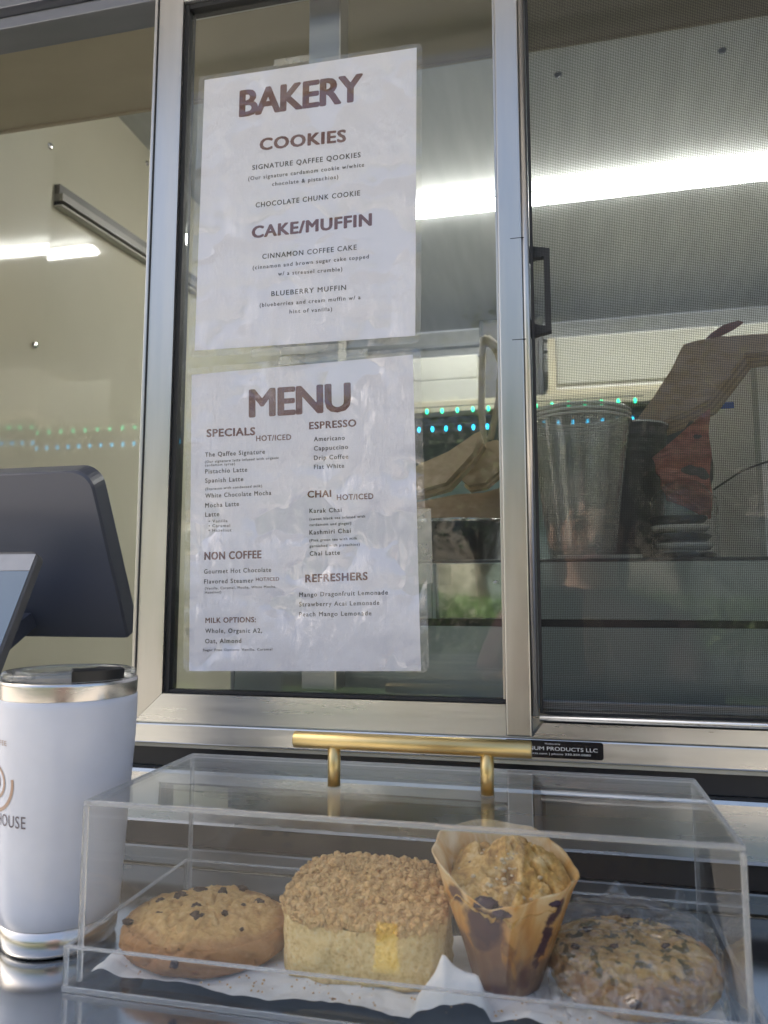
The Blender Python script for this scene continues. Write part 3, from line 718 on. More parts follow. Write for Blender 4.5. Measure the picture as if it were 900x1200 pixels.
# ---------------- chocolate chip cookie
def cookie(name, label, cx, cy, rx, ry, h, m, seed, tilt=0, chips=(), cm='choc', rz=0, chipname='chocolate_chip', lump=1.0):
    z0 = ZK+.0066
    T = thing(name, label, 'cookie', (cx, cy, z0))
    NR, NA = 60, 150; v, f = [], []
    def prof(s, a):
        # s 0..1 over the top from centre to rim, 1..2 down the side and under
        ca, sa = math.cos(a), math.sin(a)
        wob = 1+.035*noise.noise(Vector((ca*1.6, sa*1.6, seed)))+.02*noise.noise(Vector((ca*4, sa*4, seed+5)))
        if s <= 1:
            r = s*.93; z = h*(1.06-.36*s**2.6)
        else:
            t = (s-1); ang = t*math.pi
            r = .93+.085*math.sin(min(ang, math.pi)); z = h*.35+h*.35*math.cos(ang)
            if t > .5: r = r - .05*(t-.5)
        x = r*wob*rx*ca; y = r*wob*ry*sa
        P_ = Vector((x, y, z))
        q = Vector((x*90, y*90, z*90+seed))
        n1 = noise.noise(q); n2 = noise.noise(q*2.6); n3 = noise.noise(q*6)
        crack = abs(noise.noise(q*.75+Vector((9, 3, 1))))
        n0_ = noise.noise(q*.42)
        amp = (.0026*n0_+.0018*n1+.0014*n2+.0009*n3 - .0036*max(0, .09-crack)/.09)*lump
        if s <= 1.0: P_.z += amp*(1 if s < .9 else .8)
        else:
            k = amp*.8*(1 if s < 1.7 else .3); P_.x += k*ca; P_.y += k*sa
        P_.z = max(P_.z, 0)
        return P_
    tl = math.tan(tilt)
    for i in range(NR+1):
        s = 2*i/NR if i else 0
        for k in range(NA):
            p = prof(s, 2*math.pi*k/NA)
            v.append((cx+p.x, cy+p.y, z0+p.z + (p.y+ry)*tl))
    for i in range(NR):
        for k in range(NA): f.append((i*NA+k, i*NA+(k+1) % NA, (i+1)*NA+(k+1) % NA, (i+1)*NA+k))
    f.append(tuple(NR*NA+k for k in range(NA)))
    put('cookie_body', v, f, m, T, True)
    for k, (ux, uy, r) in enumerate(chips):
        d = math.hypot(ux, uy)
        if d < .93: z = h*(1.06-.36*d**2.6); px, py = ux*rx, uy*ry
        else: z = h*.45; px, py = ux*rx, uy*ry
        c = (cx+px, cy+py, z0+z+(py+ry)*tl-r*.02)
        put(chipname, *blob(c, (r*(1+.3*math.sin(k*2.1)), r*(.8+.2*math.cos(k*1.7)), r*.6), 3, .55, 2.2, k+seed), cm, T, True)
    return T
cookie('chocolate_chip_cookie', 'thick golden chocolate chip cookie at the left end of the acrylic case', -.1855, -.1520, .0575, .0480, .0235, 'cookie', 3.1, R(2),
       [(-.42, .20, .0046), (-.28, .45, .0040), (.30, -.2, .0030), (-.62, .05, .0030), (.55, .3, .0030), (.02, -.38, .0056), (-.08, -.14, .0042), (.14, .80, .0034), (.02, .45, .0040), (.42, .10, .0016), (-.80, -.45, .0030), (.05, -1.0, .0040), (-.62, -.72, .0026), (-.45, -.35, .0022), (.60, -.45, .0018)])
cookie('pistachio_cookie', 'flat pistachio cookie wrapped in clear plastic right of the muffin', .0880, -.1440, .0500, .0440, .0255, 'cookie_green', 8.4, R(3),
       [(-.05, -.99, .0040), (-.5, .1, .0022), (.1, .3, .0026), (.4, -.2, .0026), (-.2, -.35, .0022), (.6, .35, .002), (-.65, -.3, .0024), (.0, .7, .0024), (.3, .65, .002), (-.35, .5, .002)],
       cm='berry_brown', chipname='fruit_piece', lump=.75)

# ---------------- plastic wrap round the pistachio cookie
def wrap():
    v, f = [], []; NU, NV = 90, 34
    cx, cy = .090, -.146; z0 = ZK+.0058
    for j in range(NV+1):
        t = j/NV
        for k in range(NU):
            a = 2*math.pi*k/NU; ca, sa = math.cos(a), math.sin(a)
            if t < .5: s = t/.5; r = s*.96; z = .0345-.003*s**4
            else: s = (t-.5)/.5; r = .96+.22*s; z = .0315*(1-s)**.8
            n = noise.noise(Vector((ca*3, sa*3, t*4)))*.0035+noise.noise(Vector((ca*9, sa*9, t*8)))*.0016
            ex = 1.0
            if t > .5: ex += .10*noise.noise(Vector((ca*2.3, sa*2.3, 7)))*s
            x = cx+r*ca*.0525*ex; y = cy+r*sa*.046*ex
            x = max(-.236, min(.1375, x)); y = max(-.2052, min(-.069, y))
            zz = z0+z+n*(1 if t < .85 else .2)
            if sa > 0: zz += .010*sa*sa*(1-abs(t-.5)*2)*.6
            v.append((x, y, max(zz, ZK+.0058)))
    for j in range(NV):
        for k in range(NU): f.append((j*NU+k, j*NU+(k+1) % NU, (j+1)*NU+(k+1) % NU, (j+1)*NU+k))
    T = thing('plastic_bag', 'crinkled clear plastic bag wrapped round the pistachio cookie', 'plastic bag', (cx, cy, z0))
    put('bag_film', v, f, 'wrap', T, True)
    # the bag's loose tail standing behind, and a corner peak
    for (xa_, ya_, xb_, yb_, hh, sd_) in ((.052, -.100, .115, -.085, .046, 1), (.108, -.120, .137, -.082, .052, 4), (.028, -.162, .052, -.190, .024, 6)):
        v, f = [], []
        for j in range(13):
            for i in range(25):
                u = i/24; w_ = j/12
                x = xa_+(xb_-xa_)*u; y = ya_+(yb_-ya_)*u
                top = hh*(1-abs(2*u-1)**2.2)*(.8+.3*noise.noise(Vector((u*5, sd_, 0))))
                q = noise.noise(Vector((u*6, w_*3, sd_)))*.006
                x += q*.5; y = min(-.069, y+q)
                v.append((min(x, .1375), y, z0+top*w_))
        for j in range(12):
            for i in range(24): a = j*25+i; f.append((a, a+1, a+26, a+25))
        put('bag_fold', v, f, 'wrap', T, True)
wrap()

# ---------------- crumb cake
def cake():
    z0 = ZK+.0062; cx, cy = -.0735, -.1480; hx, hy = .0525, .0335
    T = thing('coffee_cake_slice', 'square slice of yellow coffee cake with thick streusel crumble', 'cake', (cx, cy, z0))
    def top(x, y):
        u = (x-cx)/hx; w_ = (y-cy)/hy
        e = (1-.40*max(0, abs(u)-.35)**1.5-.05*u)*(1-.0*w_)
        front = min(1, max(0, w_+1)/1.1)
        return .0345+.0185*e*(front**.62)*(1-.55*max(0, abs(u)-.55)**1.2)
    NX, NY = 70, 46; v, f = [], []
    # body: grid of side rings
    def warp(x, y, z):
        d = noise.noise(Vector((x*45, y*45, z*70)))*.0022+noise.noise(Vector((x*120, y*120, z*120)))*.0012+noise.noise(Vector((x*330, y*330, z*330)))*.0005
        return d
    per = []
    for i in range(NX): per.append((-hx+2*hx*i/NX, -hy))
    for j in range(NY): per.append((hx, -hy+2*hy*j/NY))
    for i in range(NX): per.append((hx-2*hx*i/NX, hy))
    for j in range(NY): per.append((-hx, hy-2*hy*j/NY))
    n = len(per); ZR = 16
    for k in range(ZR+1):
        t = k/ZR
        for (px, py) in per:
            r = 1-.012*(1-t)
            # round plan corners
            ax, ay = abs(px)/hx, abs(py)/hy
            cr = max(0, ax+ay-1.55); sc = 1-.30*cr
            x = cx+px*r*sc; y = cy+py*r*sc
            zt = top(x, y)-.003
            z = z0+zt*t
            d = warp(x, y, z); v.append((x+d*(1 if px > 0 else -1), y+d*1.2, z))
    for k in range(ZR):
        for q in range(n): f.append((k*n+q, k*n+(q+1) % n, (k+1)*n+(q+1) % n, (k+1)*n+q))
    f.append(tuple(range(n))[::-1]); 
    put('sponge', v, f, 'cake', T, True)
    # streusel cap (continuous lumpy layer)
    v, f = [], []; NX, NY = 110, 80
    for j in range(NY+1):
        for i in range(NX+1):
            u = -1+2*i/NX; w_ = -1+2*j/NY
            ax, ay = abs(u), abs(w_); cr = max(0, ax+ay-1.55); sc = (1-.30*cr)*1.012
            x = cx+hx*u*sc; y = cy+hy*w_*sc
            q = Vector((x*170, y*170, 2)); n1 = noise.noise(q); n2 = noise.noise(q*2.4)
            z = z0+top(x, y)+.0022*n1+.0014*n2
            edge = max(ax, ay)
            if edge > .985: z -= .0030+.005*noise.noise(Vector((x*110, y*110, 0)))+.003*noise.noise(Vector((x*330, y*330, 0)))
            v.append((x, y-.0006, z))
    for j in range(NY):
        for i in range(NX): a = j*(NX+1)+i; f.append((a, a+1, a+NX+2, a+NX+1))
    put('streusel_layer', v, f, 'streusel', T, True)
    # loose crumbs: too many to count
    V, Fc = [], []
    bmi = bmesh.new(); bmesh.ops.create_icosphere(bmi, subdivisions=2, radius=1); iv, iff = frombm(bmi)
    for k in range(2600):
        u = rnd.uniform(-1.0, 1.0); w_ = rnd.uniform(-1.01, 1)
        if k % 4 == 0: w_ = -1.0+rnd.uniform(-.015, .10)
        x = cx+hx*u; y = cy+hy*w_
        r = rnd.uniform(.0005, .0013) if rnd.random() < .92 else rnd.uniform(.0015, .0030)
        ax, ay = abs(u), abs(w_)
        if ax+ay > 1.78: continue
        z = z0+top(x, y)+r*.2-(.002*rnd.random() if w_ < -.95 else 0)
        n0 = len(V); s1 = rnd.uniform(.8, 1.2); s2 = rnd.uniform(.7, 1.1)
        for q in iv:
            d = 1+.35*noise.noise(Vector((q[0]*1.7+k, q[1]*1.7, q[2]*1.7)))
            V.append((x+q[0]*r*d*s1, y+q[1]*r*d, z+q[2]*r*d*s2))
        Fc.extend(tuple(i+n0 for i in g) for g in iff)
    put('streusel_crumbs', V, Fc, 'streusel', T, True, kind='stuff')
    put('streusel_lump', *blob((cx-.025, cy+.008, z0+top(cx-.025, cy+.008)+.002), (.0052, .005, .0036), 3, .3, 2.5, 5), 'streusel', T, True)
cake()

# ---------------- muffin in parchment
def muffin():
    z0 = ZK+.0062; cx, cy = .0150, -.1560
    T = thing('blueberry_muffin', 'blueberry muffin in a stained brown tulip paper cup', 'muffin', (cx, cy, z0))
    NA, NZ = 144, 40
    def rim(a):   # height of the paper edge, a measured from +x
        d = math.degrees(a) % 360
        pts = [(0, .0640), (30, .0690), (75, .0800), (120, .0830), (165, .0800), (205, .0760), (235, .0610), (258, .0545), (280, .0590), (310, .0640), (335, .0660), (360, .0640)]
        for k in range(len(pts)-1):
            if pts[k][0] <= d <= pts[k+1][0]:
                t = (d-pts[k][0])/(pts[k+1][0]-pts[k][0]); t = t*t*(3-2*t)*.5+t*.5
                return pts[k][1]*(1-t)+pts[k+1][1]*t
    def rad(z, a):
        t = z/.078
        r = .0185+.0235*t**.85+.003*t*t
        pl = abs(((a*7/math.pi+.35*math.sin(a*3)) % 2)-1)
        r += .0022*(pl-.5)*t+.0008*math.sin(a*9+t*2)*t+.0016*noise.noise(Vector((math.cos(a)*3, math.sin(a)*3, t*2)))
        return r
    v, f = [], []
    for j in range(NZ+1):
        for k in range(NA):
            a = 2*math.pi*k/NA; z = rim(a)*j/NZ; r = rad(z, a)
            if j > NZ*.85: r += .0014*((j/NZ-.85)/.15)**2
            fold = .0012*max(0, math.sin(a*4+.7))**6; r += fold
            v.append((cx+r*math.cos(a)+.001*z/.07, cy+r*math.sin(a)*.92, z0+z))
    n = len(v)
    for j in range(NZ):
        for k in range(NA): f.append((j*NA+k, j*NA+(k+1) % NA, (j+1)*NA+(k+1) % NA, (j+1)*NA+k))
    f.append(tuple(range(NA))[::-1])
    # inner skin
    for j in range(NZ+1):
        for k in range(NA):
            x, y, z = v[j*NA+k]; v.append((cx+(x-cx)*.975, cy+(y-cy)*.975, z))
    for j in range(NZ):
        for k in range(NA): f.append((n+j*NA+k, n+(j+1)*NA+k, n+(j+1)*NA+(k+1) % NA, n+j*NA+(k+1) % NA))
    for k in range(NA): f.append((NZ*NA+k, NZ*NA+(k+1) % NA, n+NZ*NA+(k+1) % NA, n+NZ*NA+k))
    put('paper_cup', v, f, 'mpaper', T, True)
    # crown
    v, f = [], []; NR = 46
    for i in range(NR+1):
        s = i/NR
        for k in range(NA):
            a = 2*math.pi*k/NA; ca, sa = math.cos(a), math.sin(a)
            R0 = rad(.062, a)*.955*s; x = R0*ca; y = R0*sa*.92
            base = .0615+.0095*(1-s**2.6)+.010*sa
            q = Vector((x*75, y*75, 4)); cr = abs(noise.noise(q*.8+Vector((2, 7, 0))))
            z = base+.0034*noise.noise(q*.8)+.0030*noise.noise(q*2.3)+.0012*noise.noise(q*7)-.006*max(0, .14-cr)/.14
            z = min(z, rim(a)+.004*(1-s)+.008)
            v.append((cx+x, cy+y, z0+z))
    for i in range(NR):
        for k in range(NA): f.append((i*NA+k, i*NA+(k+1) % NA, (i+1)*NA+(k+1) % NA, (i+1)*NA+k))
    put('muffin_top', v, f, 'muffin', T, True)
    for k, (x, y, z, r) in enumerate(((-.010, -.030, .0560, .0048), (.000, -.0335, .0530, .0040), (.027, -.025, .0580, .0036), (-.020, .004, .0665, .0022))):
        put('blueberry', *blob((cx+x, cy+y, z0+z), (r*1.5, r*.9, r*.7), 3, .4, 2.4, k), 'blueberry', T, True)
    V, Fc = [], []
    for k in range(60):
        a = rnd.uniform(0, 6.28); s = rnd.uniform(0, .85); x = .036*s*math.cos(a); y = .033*s*math.sin(a)
        r = rnd.uniform(.0008, .0019)
        b = blob((cx+x, cy+y, z0+.0575+.0125*(1-s**2.2)+.006*math.sin(a)+.001), (r, r, r*.7), 1, .3, 2, k)
        n0 = len(V); V += b[0]; Fc += [tuple(i+n0 for i in g) for g in b[1]]
    put('crumb_topping', V, Fc, crumb_mat('pale_crumble', (.62, .50, .32), (.45, .33, .18), (.72, .62, .46), 300, .5), T, True, kind='stuff')
muffin()

# loose crumbs fallen on the tissue
V, Fc = [], []
for k in range(160):
    x = rnd.uniform(-.235, .125); y = rnd.uniform(-.2045, -.185) if k % 3 else rnd.uniform(-.185, -.08)
    q = rnd.uniform(.0003, .0010); b = blob((x, y, ZK+.0085+q*.3), (q, q, q*.7), 1, .4, 2, k)
    n0 = len(V); V += b[0]; Fc += [tuple(i+n0 for i in g) for g in b[1]]
tag(put('crumbs', V, Fc, 'streusel', None, org=(-.05, -.19, ZK+.008)), 'scatter of tiny brown crumbs on the white tissue', 'crumbs', kind='stuff')

# ================================================================== TUMBLER
def tumbler():
    cx, cy = -.2990, -.1500; zb = ZK+.0005
    T = thing('tumbler', 'tall white insulated tumbler with steel rim beside the acrylic case', 'tumbler', (cx, cy, ZK))
    zt = -.0695
    def rr(z): t = (z-zb)/(zt-zb); return .0382+.0082*min(1, t*1.25)+.0004*t
    P1 = [(rr(zb)-.003, zb), (rr(zb)-.0008, zb+.0015), (rr(zb+.004), zb+.004), (rr(zb+.0185), zb+.0185)]
    put('steel_base', *lathe(P1, cx, cy, 96), 'steel', T, smooth=True)
    prof = [(rr(zb+.0186), zb+.0186), (rr(zb+.019)+.0006, zb+.0190)]
    z = zb+.03
    while z < zt-.0125: prof.append((rr(z)+.0006, z)); z += .012
    zr = zt-.0125
    prof += [(rr(zr)+.0006, zr-.0005), (rr(zr), zr)]
    b = put('body', *lathe(prof, cx, cy, 96), 'tumbler', T, smooth=True)
    put('steel_rim', *lathe([(rr(zr), zr+.0002), (rr(zt)+.0004, zt-.003), (rr(zt)+.0002, zt-.0008), (rr(zt)-.0008, zt), (rr(zt)-.002, zt-.0004), (rr(zt)-.0025, zt-.004)], cx, cy, 96, False), 'steel', T, smooth=True)
    R0 = rr(zt)
    lid = put('lid', *lathe([(R0-.0026, zt-.004), (R0-.0022, zt+.0008), (R0-.001, zt+.0012), (R0-.001, zt+.0042), (R0-.0025, zt+.0054), (R0-.008, zt+.0050), (R0-.010, zt+.0028), (.012, zt+.0022), (.0004, zt+.0022)], cx, cy, 96, False), 'lid_clear', T, smooth=True)
    # black slider: a curved block on the right of the lid rim
    v, f = [], []; n = 14
    a0, a1 = R(-54), R(-6)
    for zz, g in ((zt+.0006, 0), (zt+.0075, 0), (zt+.0085, .0012)):
        for ra in (R0-.0195+g, R0+.0003-g):
            for k in range(n+1):
                a = a0+(a1-a0)*k/n+(R(1.2)*(1 if k < n/2 else -1) if g else 0)
                v.append((cx+ra*math.cos(a), cy+ra*math.sin(a), zz))
    L = n+1
    for k in range(n):
        for lv in (0, 1):
            b0 = lv*2*L; b1 = b0+2*L
            f += [(b0+L+k, b0+L+k+1, b1+L+k+1, b1+L+k), (b0+k, b1+k, b1+k+1, b0+k+1)]
        f += [(4*L+k, 4*L+L+k, 4*L+L+k+1, 4*L+k+1), (k, k+1, L+k+1, L+k)]
    for lv in (0, 1):
        b0 = lv*2*L; b1 = b0+2*L
        f += [(b0, b0+L, b1+L, b1), (b0+n, b1+n, b1+L+n, b0+L+n)]
    put('slider', v, f, 'black_plastic', lid)
    for ang, w_ in ((-118, 2.2), (-100, 2.2), (-150, 3)):
        a = R(ang); ra = R0-.010
        v, f = boxv(-.0016, .0016, -.004, .004, zt+.0020, zt+.0062, .0004)
        rot = Matrix.Rotation(a, 3, 'Z')
        v = [tuple(Vector((cx+ra*math.cos(a), cy+ra*math.sin(a), 0))+rot @ Vector(q)) for q in v]
        put('lid_rib', v, f, 'lid_clear', lid)
    put('lid_ring', *tube([(cx+(R0-.012)*math.cos(R(t)), cy+(R0-.012)*math.sin(R(t)), zt+.0052) for t in range(0, 361, 10)], .0011, 8, False), 'lid_clear', lid, smooth=True)
    # lettering and emblem wrapped on the cylinder
    def wrap_pts(pts, f, m, name):
        v = []
        for (s, z) in pts:
            r = rr(z)+.0009; a = AC+s/r
            v.append((cx+r*math.cos(a), cy+r*math.sin(a), z))
        return put(name, v, f, m, b)
    global AC
    AC = math.atan2(-.6455-cy, .0486-cx)-.93    # turned towards the left so that only the right half shows
    tv, tf = text_fit('COFFEE HOUSE', -.0480, .0165, -.1640, .0078, 0, 1.1)
    wrap_pts(tv, tf, 'grey_ink', 'lettering')
    def arc(r0, r1, a0, a1, cz, cs=0):
        p = []; n = 30; ff = []
        for k in range(n+1):
            a = R(a0+(a1-a0)*k/n); p += [(cs+r0*math.cos(a), cz+r0*math.sin(a)), (cs+r1*math.cos(a), cz+r1*math.sin(a))]
        for k in range(n): ff.append((2*k, 2*k+1, 2*k+3, 2*k+2))
        return p, ff
    for (r0, r1, a0, a1) in ((.0175, .0200, -150, 10), (.0090, .0112, -90, 120), (.0030, .0048, 0, 360)):
        p, ff = arc(r0, r1, a0, a1, -.1360, -.0130); wrap_pts(p, ff, 'gold_ink', 'emblem')
    tv, tf = text_fit('QAFFEE', -.022, .000, -.1110, .0032, 0, 1.1); wrap_pts(tv, tf, 'gold_ink', 'lettering')
tumbler()

# ================================================================== POINT-OF-SALE TERMINAL
def pos():
    T = thing('sales_terminal', 'dark slate point of sale terminal leaning back behind the tumbler', 'sales terminal', (-.52, -.05, ZK))
    # operator screen: slab whose top leans to the customer; seen from behind
    def slab(x0, x1, ya, za, yb, zb, thk, r, name, m, parent, n=8, sign=1, rb=None):
        d = Vector((0, yb-ya, zb-za)); L = d.length; d.normalize(); nn = Vector((0, -d.z, d.y))*sign
        pts = []
        q_ = rb or r
        for cx, cs, a0, g in ((x1-q_, L-q_, 0, q_), (x0+q_, L-q_, 90, q_), (x0+r, r, 180, r), (x1-r, r, 270, r)):
            for k in range(n+1):
                a = R(a0+90*k/n); pts.append((cx+g*math.cos(a), cs+g*math.sin(a)))
        v = []; K = len(pts)
        for t, g in ((0, .0015), (.12, 0), (.88, 0), (1, .0015)):
            for (x, s) in pts:
                x_ = x+(-g if x > (x0+x1)/2 else g); s_ = s+(-g if s > L/2 else g)
                q = Vector((0, ya, za))+d*s_+nn*thk*t; v.append((x_, q.y, q.z))
        f = [tuple(range(K)), tuple(3*K+k for k in range(K))[::-1]]
        for l in range(3):
            for k in range(K): f.append((l*K+k, (l+1)*K+k, (l+1)*K+(k+1) % K, l*K+(k+1) % K))
        return put(name, v, f, m, parent)
    slab(-.70, -.4095, .046, .1265, .130, -.047, .026, .020, 'main_screen', 'pos', T, sign=-1, rb=.004)
    cs = slab(-.70, -.4400, .004, .028, -.062, -.108, .011, .010, 'customer_screen', 'charcoal', T, sign=-1)
    d = Vector((0, -.066, -.136)).normalized(); nn = Vector((0, d.z, -d.y))
    def plane(x0, x1, s0, s1, off, m, name):
        v = []
        for (x, s) in ((x0, s0), (x1, s0), (x1, s1), (x0, s1)):
            q = Vector((0, .004, .028))+d*s+nn*off; v.append((x, q.y, q.z))
        put(name, v, [(0, 1, 2, 3)], m, cs)
    for off in (.0006,):
        plane(-.695, -.4425, .004, .022, off+.0002 if False else -.0004, 'bezel', 'bezel')
    plane(-.695, -.4425, .0225, .145, -.0004, 'screen', 'display')
    plane(-.695, -.4425, .004, .022, .0006+.011, 'bezel', 'bezel')
    plane(-.695, -.4425, .0225, .145, .0006+.011, 'screen', 'display')
    box('stand', 'pos', T, -.60, -.50, -.07, -.012, ZK+.012, -.10, .006)
    box('base_plate', 'pos', T, -.66, -.46, -.13, -.012, ZK+.0005, ZK+.012, .003)
    put('arm', *prism([(-.05, -.12), (-.03, -.12), (.10, -.045), (.09, -.03), (-.05, -.10)], 'x', -.58, -.52), 'pos', T)
pos()

# ================================================================== INSIDE THE TRUCK
T = thing('tube_light', 'long bright strip lamp fixed across the stainless ceiling', 'lamp', (.3, 1.385, ZC))
box('housing', 'white_box', T, -.49, 1.35, 1.366, 1.404, 1.0905, ZC-.0005, .001)
box('diffuser', 'tube', T, -.482, 1.342, 1.360, 1.410, 1.078, 1.0900, .004)
M['rail_dark'] = mat('dark_painted_rail', (.10, .095, .085), (.13, .125, .11), .4)
M['rail_mid'] = mat('dull_painted_rail', (.24, .23, .2), (.3, .285, .25), .35, .45)
M['rail_light'] = mat('pale_painted_rail', (.5, .48, .42), None, .5)
# duct along the left wall
T = thing('wall_rail', 'steel rail with a black slot running back along the cream wall', 'rail', (X0, 1.4, .8))
def raild(y0, y1, za, zb, xa, xb, m, name):
    s = (.868-.818)/(1.0-.61)*.75
    v = []
    for y in (y0, y1):
        k = (y-.61)*s
        for x, z in ((xa, za), (xb, za), (xb, zb), (xa, zb)): v.append((x, y, z+k))
    put(name, v, [(0, 1, 2, 3), (4, 7, 6, 5), (0, 4, 5, 1), (1, 5, 6, 2), (2, 6, 7, 3), (3, 7, 4, 0)], m, T)
raild(.6125, 2.40, .7955, .8160, X0+.0003, X0+.012, 'rail_dark', 'upper_channel')
raild(.6125, 2.40, .7800, .7952, X0+.0003, X0+.020, 'rail_mid', 'rail_body')
raild(.6125, 2.40, .7715, .7798, X0+.0003, X0+.006, 'rubber', 'slot')
raild(.6125, 2.40, .7675, .7713, X0+.0003, X0+.020, 'rail_light', 'lower_lip')
# ceiling screws
for x in (.0825, .4107, .74, -.25):
    put('screw', *lathe([(.0001, ZC-.006), (.007, ZC-.004), (.009, ZC-.0005)], x, .90, 12, False), 'dark_steel', bpy.data.objects['ceiling'])
# overhead cabinet
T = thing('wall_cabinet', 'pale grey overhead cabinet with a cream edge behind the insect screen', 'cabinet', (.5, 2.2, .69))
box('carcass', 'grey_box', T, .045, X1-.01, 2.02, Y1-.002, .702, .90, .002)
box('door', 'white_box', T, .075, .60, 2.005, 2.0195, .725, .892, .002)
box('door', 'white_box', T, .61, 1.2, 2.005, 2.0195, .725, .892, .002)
box('cream_edge', 'shelf_cream', T, .040, X1-.01, 1.99, 2.018, .680, .7015)
box('cream_edge', 'shelf_cream', T, .045, .072, 1.995, 2.018, .703, .89)
for k, z in enumerate((1.02, .975)):
    box('cornice', 'alu_dark', bpy.data.objects['back_wall'], X0+.03, X1, Y1-.03-.0*k, Y1-.0005, z, z+.012)
# shelf with cream front
T = thing('wall_shelf', 'cream fronted shelf across the back of the truck above the coloured lights', 'shelf', (0, 1.75, .55))
box('shelf_board', 'shelf_cream', T, -.42, X1-.012, 1.60, 1.99, .547, .583, .002)
box('dark_band_board', 'dark_steel', T, -.42, X1-.012, 1.66, 1.99, .40, .5465)  # dark box that makes the dark band below the shelf
box('splash_panel', 'pale_teal', bpy.data.objects['back_wall'], -.42, X1-.01, 1.75, 1.80, -.3, .398)
T = thing('dark_gap_slab', 'dark grey slab added for the dark gap between the white boxes and the cabinet', 'panel', (-.09, 2.1, .59))  # slab added to give the gap its dark background
box('gap_slab_body', 'dark_steel', T, -.20, .030, 2.06, 2.16, .5835, 1.0, .004); box('gap_slab_face', 'charcoal', T, -.185, .015, 2.052, 2.0595, .60, .985, .002)
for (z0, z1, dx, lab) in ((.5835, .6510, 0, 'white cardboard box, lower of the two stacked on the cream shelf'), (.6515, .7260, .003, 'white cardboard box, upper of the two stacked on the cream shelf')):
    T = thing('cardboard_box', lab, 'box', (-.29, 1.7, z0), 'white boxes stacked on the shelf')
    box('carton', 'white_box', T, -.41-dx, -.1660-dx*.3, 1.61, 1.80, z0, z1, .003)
# LED strings: one bulb mesh shared
def led_string(name, label, m, z, y, xs, px, hang):
    T = thing(name, label, 'string lights', (0, y, z), 'coloured light strings inside the truck')
    put('wire', *tube([(xs[0]-.02, y, z+hang+.006), (xs[-1]+.02, y, z+hang+.006)], .0012, 6), 'charcoal', T)
    bm_ = lathe([(.0003, -.008), (.0028, -.005), (.0036, .0), (.0028, .0040), (.0012, .0055)], 0, 0, 10, True)
    first = None
    for x in xs:
        if first is None:
            first = put('bulb', [(a+x, b+y, c+z) for a, b, c in bm_[0]], bm_[1], m, T, True)
            first.data.transform(Matrix.Translation((-x, 0, 0))); first.location = (x, 0, 0)
        else:
            o = first.copy(); C.objects.link(o); o.location = (x, 0, 0); o.parent = T
led_string('string_lights', 'row of small green lights, upper of the two rows under the cream shelf', M['led_g'], .452, 1.2, [-.80+.0388*k for k in range(28)], 0, .004)
led_string('string_lights', 'row of small cyan lights, lower of the two rows under the cream shelf', M['led_b'], .406, 1.2, [-.795+.0345*k for k in range(34)], 0, .004)
# hanging strap
T = thing('hanging_strap', 'beige strap hanging in two strands beside the white boxes', 'strap', (-.07, 1.0, .25))
put('strand', *tube([(-.094, 1.0, .565), (-.098, 1.0, .50), (-.101, 1.0, .40), (-.097, 1.0, .34), (-.085, 1.0, .30)], .0075, 8), 'cord', T, smooth=True)
put('strand', *tube([(-.094, 1.0, .565), (-.070, 1.0, .545), (-.055, 1.0, .50), (-.062, 1.0, .42), (-.082, 1.0, .33)], .0075, 8), 'cord', T, smooth=True)
put('strand', *tube([(-.088, 1.0, .56), (-.060, 1.0, .535), (-.02, 1.0, .49), (.01, 1.0, .47)], .011, 8), 'cord', T, smooth=True)

# counter cabinet inside, its top is the shelf for the cups
T = thing('drink_cabinet', 'glossy grey green cabinet below the cups inside the window', 'cabinet', (.15, .2, -.45))
CT = .0228
box('cabinet_body', 'panel_teal', T, -.262, X1-.02, .064, .62, -.45, CT-.003)
box('top_board', 'dark_steel', T, -.262, X1-.02, .060, .62, CT-.0028, CT, .0008)
box('upper_panel', 'panel_teal', T, -.0640, X1-.02, .058, .0635, -.0320, CT-.0032, .0006)
box('mirror_panel', 'panel_mirror', T, -.0600, .0060, .0558, .0576, -.0312, CT-.0034, .0003)
box('upper_panel', 'panel_teal', T, -.262, -.0645, .058, .0635, -.0320, CT-.0032, .0006)
box('seam', 'rubber', T, -.262, X1-.02, .0600, .0638, -.0388, -.0323)
box('lower_panel', 'panel_teal', T, -.262, X1-.02, .058, .0635, -.45, -.0391, .0006)
box('side_trim', 'alu_dark', T, -.2660, -.2625, .058, .62, -.45, CT)

# cups
def cup(name, label, cat, cx, cy, z0, r0, r1, h, m, parts):
    T = thing(name, label, cat, (cx, cy, z0))
    pr = [(r0-.003, z0+.0002), (r0, z0+.002)]
    for k in range(1, 60):
        t = k/60; bulge = 0
        for tc in (.06, .12, .80, .86, .92): bulge += .0011*math.exp(-((t-tc)/.012)**2)
        pr.append((r0+(r1-r0)*t+bulge, z0+.002+(h-.004)*t))
    pr.append((r1+.0022, z0+h-.001)); pr.append((r1+.0018, z0+h)); pr.append((r1-.0008, z0+h-.002))
    put('cup_wall', *lathe(pr, cx, cy, 56, False), m, T, smooth=True)
    put('cup_base', *lathe([(.0003, z0+.004), (r0-.002, z0+.004)], cx, cy, 56, False), m, T)
    put('rim', *tube([(cx+(r1+.001)*math.cos(R(a)), cy+(r1+.001)*math.sin(R(a)), z0+h) for a in range(0, 361, 8)], .0016, 8, False), parts, T, smooth=True)
    return T
M['cup_rim'] = mat('pale_plastic_rim', (.80, .80, .76), None, .15, coat=.8)
